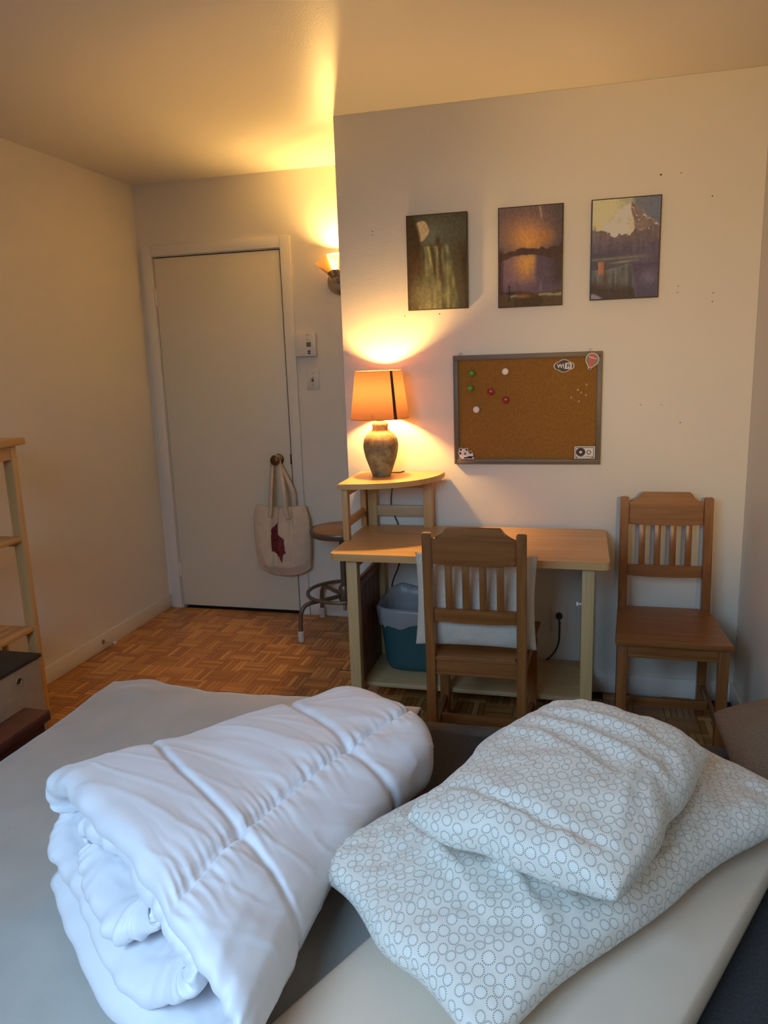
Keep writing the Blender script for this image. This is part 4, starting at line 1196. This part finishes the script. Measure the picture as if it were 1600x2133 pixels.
def paint_peak(u, v):
    n1, n2, n3, n4 = vnoise(u, v, (8, 10), 7), vnoise(u, v, (20, 22), 8), vnoise(u, v, (44, 56), 9), vnoise(u, v, (30, 6), 10)
    C = np.zeros(u.shape+(3,))+np.array((190, 166, 112.))
    C = mixc(C, (160, 146, 104), sstep(0.25, 0.5, u)*sstep(0.25, 0.0, v))
    C = mixc(C, (112, 104, 92), sstep(0.56, 0.66, u))
    C = mixc(C, (104, 100, 98), sstep(0.7, 1.0, u)*0.8)
    pk = 0.03+np.where(u < 0.57, (0.57-u)*0.50+0.10*np.clip(0.38-u, 0, 1), (u-0.57)*0.62-0.10*np.clip(u-0.8, 0, 1))+0.02*n2
    mt_ = sstep(0, 0.008, v-pk)
    snow = np.array((200, 172, 126.))*(1+0.22*n2[..., None]+0.16*n3[..., None])
    C = C*(1-mt_[..., None])+snow*mt_[..., None]
    shade = mt_*sstep(0.0, 0.03, u-(0.545+0.30*(v-0.08)+0.05*n1))
    C = mixc(C, (112, 90, 74), shade*(0.85+0.3*n2))
    C = mixc(C, (190, 160, 118), shade*sstep(0.28, 0.36, n2+n3*0.5)*0.8)
    rg = 0.285+0.20*np.clip(u, 0, 0.35)+0.04*n2-0.16*np.clip(u-0.5, 0, 0.5)+0.02*n3+0.02*np.sin(u*26)*sstep(0.35, 0.5, u)
    rk = sstep(0, 0.012, v-rg)
    C = mixc(C, (108, 88, 76), rk*(0.95))
    C = mixc(C, (92, 78, 78), rk*sstep(0.36, 0.52, v)*0.8)
    C = C*(1+0.14*(n4*rk)[..., None])
    C = mixc(C, (120, 104, 90), blob(u, v, 0.03, 0.34, 0.04, 0.08)*0.8)
    # lake, lip and falls
    C = mixc(C, (82, 72, 66), sstep(0.50, 0.56, v)*0.8*sstep(0.6, 0.3, u))
    C = mixc(C, (118, 108, 82), np.exp(-((v-0.600+0.02*u)/0.014)**2)*0.9*sstep(1.0, 0.6, u))
    C = mixc(C, (134, 124, 88), np.exp(-((v-0.635+0.05*(u-0.4))/0.011)**2)*blob(u, v, 0.46, 0.63, 0.2, 0.06))
    C = mixc(C, (92, 84, 74), sstep(0.645, 0.66, v+0.05*(u-0.4))*sstep(0.7, 0.66, v)*sstep(0.65, 0.55, u)*0.8)
    lipv = 0.70-0.045*sstep(0.2, 0.6, u)-0.01*n2
    fall = sstep(0, 0.01, v-lipv)*sstep(0.0, 0.03, 0.60+0.25*(v-0.66)-u)
    C = mixc(C, (100, 92, 76), fall)
    C = C*(1+0.40*(n4*fall)[..., None])
    C = mixc(C, (74, 58, 44), fall*sstep(0.0, 0.12, v-lipv-0.06-0.18*u)*0.9)
    C = mixc(C, (138, 126, 100), fall*sstep(0.02, 0.0, v-lipv)*0.7)
    C = mixc(C, (84, 70, 72), sstep(0.63, 0.67, v)*sstep(0.0, 0.03, u-(0.61+0.25*(v-0.66)))*0.9)
    C = mixc(C, (112, 98, 92), blob(u, v, 0.86, 0.80, 0.13, 0.09)*0.8)
    rock = sstep(0.01, 0, np.abs(u-0.16-0.1*(v-0.68))-0.055+0.03*np.abs(n2))*sstep(0.615, 0.625, v)*sstep(0.76, 0.73, v+0.1*(u-0.1)*-1)
    C = mixc(C, (170, 110, 68), rock*(0.75+0.9*n4))
    C = mixc(C, (86, 60, 36), rock*sstep(0.18, 0.21, u)*0.7)
    C = mixc(C, (80, 58, 38), blob(u, v, 0.21, 0.80, 0.05, 0.07)*0.7)
    C = mixc(C, (134, 120, 108), sstep(0.02, -0.02, 0.95+0.12*u*u*6-v*1.0+0.05*n2+u*0.15)*sstep(0.2, 0.12, u))
    return C*(1+0.10*n3[..., None])
def picture(label, cx, cz, w_, h_, fn):
    t = thing('landscape_picture', label, 'picture', (cx, YW, cz), 0, 'three landscape pictures on the desk wall')
    dep = 0.021
    box('backing_block', (-w_/2, -dep+0.001, -h_/2), (w_/2, -0.0, h_/2), 'print_edge', t, 0.001)
    nu, nv = 120, 176
    u, v = np.meshgrid(np.linspace(0, 1, nu), np.linspace(0, 1, nv))
    alb = 0.80*albedo(fn(u, v))**1.10
    bd = 0.004
    X = -w_/2+bd+(w_-2*bd)*u; Z = h_/2-bd-(h_-2*bd)*v
    vs = np.stack([X.ravel(), np.full(X.size, -dep-0.0008), Z.ravel()], 1)
    k = np.arange(nu*nv).reshape(nv, nu)
    fs = np.stack([k[:-1, :-1].ravel(), k[1:, :-1].ravel(), k[1:, 1:].ravel(), k[:-1, 1:].ravel()], 1)
    me = bpy.data.meshes.new('print'); me.from_pydata(vs.tolist(), [], fs.tolist())
    ca = me.color_attributes.new('Col', 'FLOAT_COLOR', 'POINT')
    ca.data.foreach_set('color', np.concatenate([alb.reshape(-1, 3), np.ones((nu*nv, 1))], 1).ravel().astype(np.float32))
    mesh_obj('printed_face', me, 'painting', t)
    return t
picture('picture of a waterfall seen from a dark cave with a pale sky opening', -0.579, 1.840, 0.252, 0.376, paint_fall)
picture('picture of a rock arch in front of an orange sunset sky', -0.203, 1.838, 0.254, 0.384, paint_arch)
picture('picture of a snowy mountain peak above a lake and waterfall', 0.157, 1.845, 0.256, 0.374, paint_peak)

# ------------------------------------------------------------------ cork board
BCX, BCZ, BW, BH = -0.2175, 1.2335, 0.604, 0.456
cb = thing('cork_board', 'cork pin board in a grey wooden frame with four stickers', 'pin board', (BCX, YW, BCZ))
FR, DP = 0.021, 0.020
box('frame_rail', (-BW/2, -DP, BH/2-FR), (BW/2, 0, BH/2), 'frame_grey', cb, 0.002)
box('frame_rail', (-BW/2, -DP, -BH/2), (BW/2, 0, -BH/2+FR), 'frame_grey', cb, 0.002)
box('frame_stile', (-BW/2, -DP, -BH/2+FR), (-BW/2+FR, 0, BH/2-FR), 'frame_grey', cb, 0.002)
box('frame_stile', (BW/2-FR, -DP, -BH/2+FR), (BW/2, 0, BH/2-FR), 'frame_grey', cb, 0.002)
bm = bmesh.new()
for a, b_ in (((-BW/2+.004, BH/2-.007), (BW/2-.004, BH/2-.004)), ((-BW/2+.004, -BH/2+.004), (BW/2-.004, -BH/2+.007)), ((-BW/2+.004, -BH/2+.007), (-BW/2+.007, BH/2-.007)), ((BW/2-.007, -BH/2+.007), (BW/2-.004, BH/2-.007))):
    add_box(bm, (a[0], -DP-0.002, a[1]), (b_[0], -DP+0.0005, b_[1]), 0)
bm_obj('frame_bead', bm, 'frame_grey', cb)
CY = -0.012
box('cork_sheet', (-BW/2+FR, CY, -BH/2+FR), (BW/2-FR, -0.002, BH/2-FR), 'cork', cb, 0)
for x in (-0.27, 0.255):
    h_ = tube('hanger_eye', [(x+0.006*math.cos(2*math.pi*k/16), -0.006, BH/2+0.004+0.006*math.sin(2*math.pi*k/16)) for k in range(16)], 0.0016, 'steel', cb, 6, closed=True)
def bp_(x, y):
    p = px(x, y, 'y', YW+CY); return (p.x-BCX, p.z-BCZ)
PINS = [('pin_green', 983, 778, 'green round push pin on the cork board, upper of two'), ('pin_green', 980, 809, 'green round push pin on the cork board, lower of two'),
        ('pin_white', 1053, 774, 'white round push pin near the top of the cork board'), ('pin_white', 993, 853, 'white round push pin low on the cork board, below the other pins'),
        ('pin_red', 1023, 816, 'dark red round push pin on the cork board, nearer the green pins'), ('pin_red', 1054, 833, 'dark red round push pin on the cork board, farther from the green pins')]
def pin(m, x, y, label, s=1.15, nm='push_pin'):
    q = bp_(x, y)
    t = thing(nm, label, 'push pin', (BCX+q[0], YW+CY, BCZ+q[1]), 0, 'push pins on the cork board')
    lathe('head', [(0.004*s, 0.001), (0.006*s, 0.004*s), (0.0118*s, 0.006*s), (0.0125*s, 0.010*s), (0.0105*s, 0.014*s), (0.005*s, 0.0158*s)], m, t, seg=24, mtx=MY)
    lathe('needle', [(0.0006, -0.008), (0.0006, 0.002)], 'steel', t, seg=8, mtx=MY)
for m, x, y, lb in PINS: pin(m, x, y, lb)
for x, y in ((1222, 801), (1204, 812), (1221, 823), (1190, 828), (1206, 836), (1211, 818)):
    pin('pin_clear', x, y, 'tiny clear push pin in the loose cluster on the right of the cork board', 0.38)

# stickers: layered flat prints
def flat(name, poly, m, parent, lay, off=(0, 0), y0=CY):
    y = y0-0.0005-0.0003*lay
    return prism(name, [(off[0]+a, off[1]+b_) for a, b_ in poly], y-0.0002, y+0.0002, m, parent, 'xz')
def ell(cx, cz, a, b_, n=28): return [(cx+a*math.cos(2*math.pi*k/n), cz+b_*math.sin(2*math.pi*k/n)) for k in range(n)]
def text(name, s, size, m, parent, x, z, lay, y0=CY, rot=0.0, bold=0.0):
    cu_ = bpy.data.curves.new(name, 'FONT'); cu_.body = s; cu_.size = size; cu_.align_x = 'CENTER'; cu_.align_y = 'CENTER'; cu_.offset = bold
    tmp = bpy.data.objects.new('tmp_text', cu_); COL.objects.link(tmp)
    bpy.context.view_layer.update()
    me = bpy.data.meshes.new_from_object(tmp.evaluated_get(bpy.context.evaluated_depsgraph_get()))
    bpy.data.objects.remove(tmp)
    me.materials.clear()
    me.transform(Matrix.Translation((x, y0-0.0009-0.0003*lay, z)) @ Matrix.Rotation(R(90), 4, 'X') @ Matrix.Rotation(rot, 4, 'Z'))
    return mesh_obj(name, me, m, parent)
def cloud(sc_, n=64):
    pts = []
    for k in range(n):
        th = 2*math.pi*k/n
        c, s = math.cos(th), math.sin(th)
        # union outline of a circle and two side lobes
        best = 0
        for (ex_, ez_, r_) in ((0, 0, 0.0270), (-0.0225, -0.0005, 0.0165), (0.0225, -0.0005, 0.0165)):
            bq = c*ex_+s*ez_; dd = bq*bq-(ex_*ex_+ez_*ez_)+r_*r_
            if dd > 0: best = max(best, bq+math.sqrt(dd))
        pts.append((c*best*sc_[0], s*best*sc_[1]))
    return pts
wx, wz = bp_(1175, 762)
s1 = flat('wifi_sticker', cloud((1.04, 0.96)), 'paper_white', cb, 0, (wx, wz)); s1['label'] = 'black and white WiFi sticker'
flat('black_field', cloud((0.955, 0.875)), 'ink_black', s1, 1, (wx, wz))
rr_ = [(0.0005, -0.0125), (0.0275, -0.0125), (0.0305, -0.010), (0.0310, 0.006), (0.0285, 0.0105), (0.0255, 0.0120), (0.0080, 0.0120), (0.0050, 0.0100), (0.0040, 0.0060), (0.0040, -0.006), (0.0025, -0.0105)]
flat('white_field', rr_, 'paper_white', s1, 2, (wx, wz))
text('lettering', 'Wi', 0.0225, 'paper_white', s1, wx-0.0135, wz-0.001, 3, bold=0.0007)
text('lettering', 'Fi', 0.0215, 'ink_black', s1, wx+0.0178, wz-0.001, 4, bold=0.0007)
# hot-air balloon
bx_, bz_ = bp_(1233, 752)
def balloon(sc_, zc=0.0):
    pts = []
    for k in range(25):
        a = R(-42+264*k/24); pts.append((0.0265*sc_*math.cos(a), zc+0.006+0.0265*sc_*math.sin(a)))
    return pts + [(-0.008*sc_, zc-0.026*sc_), (-0.0075*sc_, zc-0.034*sc_), (0.0045*sc_, zc-0.034*sc_), (0.0065*sc_, zc-0.026*sc_)]
def rotp(P, a): return [(x*math.cos(a)-z*math.sin(a), x*math.sin(a)+z*math.cos(a)) for x, z in P]
ra = R(-14)
YB = -DP-0.002
s2 = flat('balloon_sticker', rotp(balloon(1.0), ra), 'paper_white', cb, 0, (bx_, bz_), YB); s2['label'] = 'red and olive hot-air balloon sticker'
env = [(0.0235*math.cos(R(-38+256*k/24)), 0.006+0.0235*math.sin(R(-38+256*k/24))) for k in range(25)]
flat('envelope', rotp(env+[(-0.0055, -0.0245), (0.0045, -0.0245)], ra), 'ink_olive', s2, 1, (bx_, bz_), YB)
flat('red_gore', rotp([(-0.010, 0.0265), (0.0, 0.0292), (0.010, 0.0270), (0.0165, 0.022), (0.0155, 0.010), (0.004, -0.024), (-0.005, -0.024), (-0.0135, 0.010), (-0.0145, 0.0205)], ra), 'ink_red', s2, 2, (bx_, bz_), YB)
flat('basket_mark', rotp([(-0.0052, -0.0270), (0.0042, -0.0270), (0.0030, -0.0325), (-0.0045, -0.0325)], ra), 'ink_black', s2, 2, (bx_, bz_), YB)
text('lettering', 'Explore', 0.0098, 'paper_white', s2, bx_+0.003, bz_+0.0135, 3, YB, R(-17), 0.0002)
# panda
pxx, pzz = bp_(972, 944)
s3 = flat('panda_sticker', ell(-0.0115, 0.001, 0.0215, 0.0205, 40), 'paper_white', cb, 0, (pxx, pzz), YB)
for e_ in (ell(-0.0240, 0.0170, 0.0075, 0.0075), ell(0.0022, 0.0170, 0.0070, 0.0072), ell(0.0175, -0.0065, 0.0125, 0.0150), ell(0.0190, 0.0055, 0.0062, 0.0062), [(-0.032, -0.0235), (0.033, -0.0235), (0.032, -0.0165), (0.026, -0.012), (-0.026, -0.012), (-0.031, -0.016)]):
    flat('white_shape', e_, 'paper_white', s3, 0.4, (pxx, pzz), YB)
s3['label'] = 'small lying panda sticker'
for e_ in (ell(-0.0235, 0.0165, 0.0050, 0.0055), ell(0.0018, 0.0165, 0.0045, 0.0050), ell(-0.0255, 0.0005, 0.0052, 0.0062), ell(0.0185, 0.0055, 0.0038, 0.0040)):
    flat('black_patch', e_, 'ink_black', s3, 1, (pxx, pzz), YB)
flat('grey_patch', ell(-0.0045, -0.001, 0.0056, 0.0058), 'ink_grey', s3, 1, (pxx, pzz), YB)
flat('nose', ell(-0.0165, -0.006, 0.0018, 0.0013, 12), 'ink_black', s3, 1, (pxx, pzz), YB)
flat('black_patch', [(-0.0315, -0.0185), (-0.024, -0.0165), (-0.020, -0.0215), (-0.0315, -0.0215)], 'ink_black', s3, 1, (pxx, pzz), YB)
flat('black_patch', [(-0.010, -0.0165), (0.008, -0.014), (0.010, -0.0215), (-0.011, -0.0215)], 'ink_black', s3, 1, (pxx, pzz), YB)
flat('black_patch', [(0.016, -0.017), (0.025, -0.0165), (0.0255, -0.0215), (0.015, -0.0215)], 'ink_black', s3, 1, (pxx, pzz), YB)
# cassette
cxx, czz = bp_(1218, 942)
s4 = flat('cassette_sticker', [(-0.0415, -0.0265), (0.0415, -0.0265), (0.0415, 0.0265), (-0.0415, 0.0265)], 'frame_grey', cb, 0, (cxx, czz), YB); s4['label'] = 'cassette tape sticker in black, white and grey'
flat('white_border', [(-0.0405, -0.0255), (0.0405, -0.0255), (0.0405, 0.0255), (-0.0405, 0.0255)], 'paper_white', s4, 1, (cxx, czz), YB)
flat('grey_edge', [(-0.037, -0.0235), (0.037, -0.0235), (0.037, 0.0225), (-0.037, 0.0225)], 'ink_grey', s4, 2, (cxx, czz), YB)
flat('white_field', [(-0.034, -0.022), (0.0335, -0.022), (0.034, 0.019), (-0.034, 0.019)], 'paper_white', s4, 3, (cxx, czz), YB)
flat('reel', ell(-0.016, 0.002, 0.0185, 0.0175, 36), 'ink_black', s4, 4, (cxx, czz), YB)
flat('reel_hub', ell(-0.016, 0.002, 0.0055, 0.0055), 'paper_white', s4, 5, (cxx, czz), YB)
flat('reel_pin', ell(-0.016, 0.002, 0.0015, 0.0015, 10), 'ink_grey', s4, 6, (cxx, czz), YB)
flat('reel', ell(0.0165, 0.001, 0.0090, 0.0088), 'ink_black', s4, 4, (cxx, czz), YB)
flat('reel_hub', ell(0.0165, 0.001, 0.0060, 0.0058), 'paper_white', s4, 5, (cxx, czz), YB)
flat('reel_pin', ell(0.0165, 0.001, 0.0015, 0.0015, 10), 'ink_grey', s4, 6, (cxx, czz), YB)
for a, b_ in (((-0.024, -0.0175), (0.026, -0.0165)), ((0.004, -0.0155), (0.022, -0.0145)), ((-0.033, -0.0215), (-0.028, -0.0165)), ((0.0275, -0.0215), (0.0325, -0.0165))):
    flat('black_line', [a, (b_[0], a[1]), b_, (a[0], b_[1])], 'ink_black', s4, 7, (cxx, czz), YB)

# ------------------------------------------------------------------ left side: shelf unit, boxes
su = thing('wooden_shelf', 'open honey pine shelf unit with slender posts by the left wall', 'shelf', (-2.265, 1.90, 0))
xf, xb = 0.147, -0.150       # front and back of the unit (local x)
ye, ys = 0.592, -0.55
for y in (ye-0.022, ys+0.022):
    for x in (xf-0.022, xb+0.022):
        box('post', (x-0.022, y-0.014, 0), (x+0.022, y+0.014, 1.178), 'honey_z', su, 0.002)
box('top', (xb-0.006, ys-0.022, 1.1785), (xf+0.018, ye+0.030, 1.206), 'honey_y', su, 0.006)
box('top_apron', (xf-0.020, ys+0.036, 1.125), (xf-0.004, ye-0.036, 1.178), 'honey_y', su, 0.002)
for z in (0.822, 0.448, 0.075):
    for k in range(5):
        xa = xb+0.044+(xf-xb-0.044)*k/5
        box('shelf_slat', (xa+0.003, ys+0.0365, z-0.020), (xa+(xf-xb-0.044)/5-0.003, ye-0.0365, z), 'honey_y', su, 0.003)
    for y in (ye-0.022, ys+0.022):
        box('end_rail', (xb+0.044, y-0.009, z-0.045), (xf-0.044, y+0.009, z-0.0205), 'honey_x', su, 0.002)
for x in (-0.075, -0.02):
    box('end_slat', (x-0.012, ye-0.029, 0.02), (x+0.012, ye-0.015, 0.403), 'honey_z', su, 0.002)

gb = thing('storage_box', 'grey linen storage box with black lid and a round finger hole', 'box', (-2.005, 1.90, 0))
box('body', (-0.103, -0.32, 0), (0.103, 0.310, 0.432), 'box_linen', gb, 0.004)
box('lid', (-0.108, -0.325, 0.4325), (0.108, 0.317, 0.447), 'box_lid_black', gb, 0.004)
hp = px(39, 1419, 'x', -2.005+0.103)
lathe('finger_hole', [(0.011, 0), (0.011, 0.0012)], 'plastic_dark', gb, seg=20, mtx=Matrix.Translation((0.1035, hp.y-1.90, hp.z)) @ Matrix.Rotation(R(90), 4, 'Y'))
tube('hole_ring', [(0.1045, hp.y-1.90+0.013*math.cos(2*math.pi*k/20), hp.z+0.013*math.sin(2*math.pi*k/20)) for k in range(20)], 0.0022, 'nickel', gb, 6, closed=True)
rb_ = thing('leather_bench', 'narrow dark red-brown leather bench box between the bed and storage box', 'box', (-1.648, 1.38, 0))
box('body', (-0.040, -0.48, 0), (0.036, 0.478, 0.380), 'leather_red', rb_, 0.004)
box('lid', (-0.050, -0.495, 0.3805), (0.048, 0.497, 0.415), 'leather_red', rb_, 0.006)
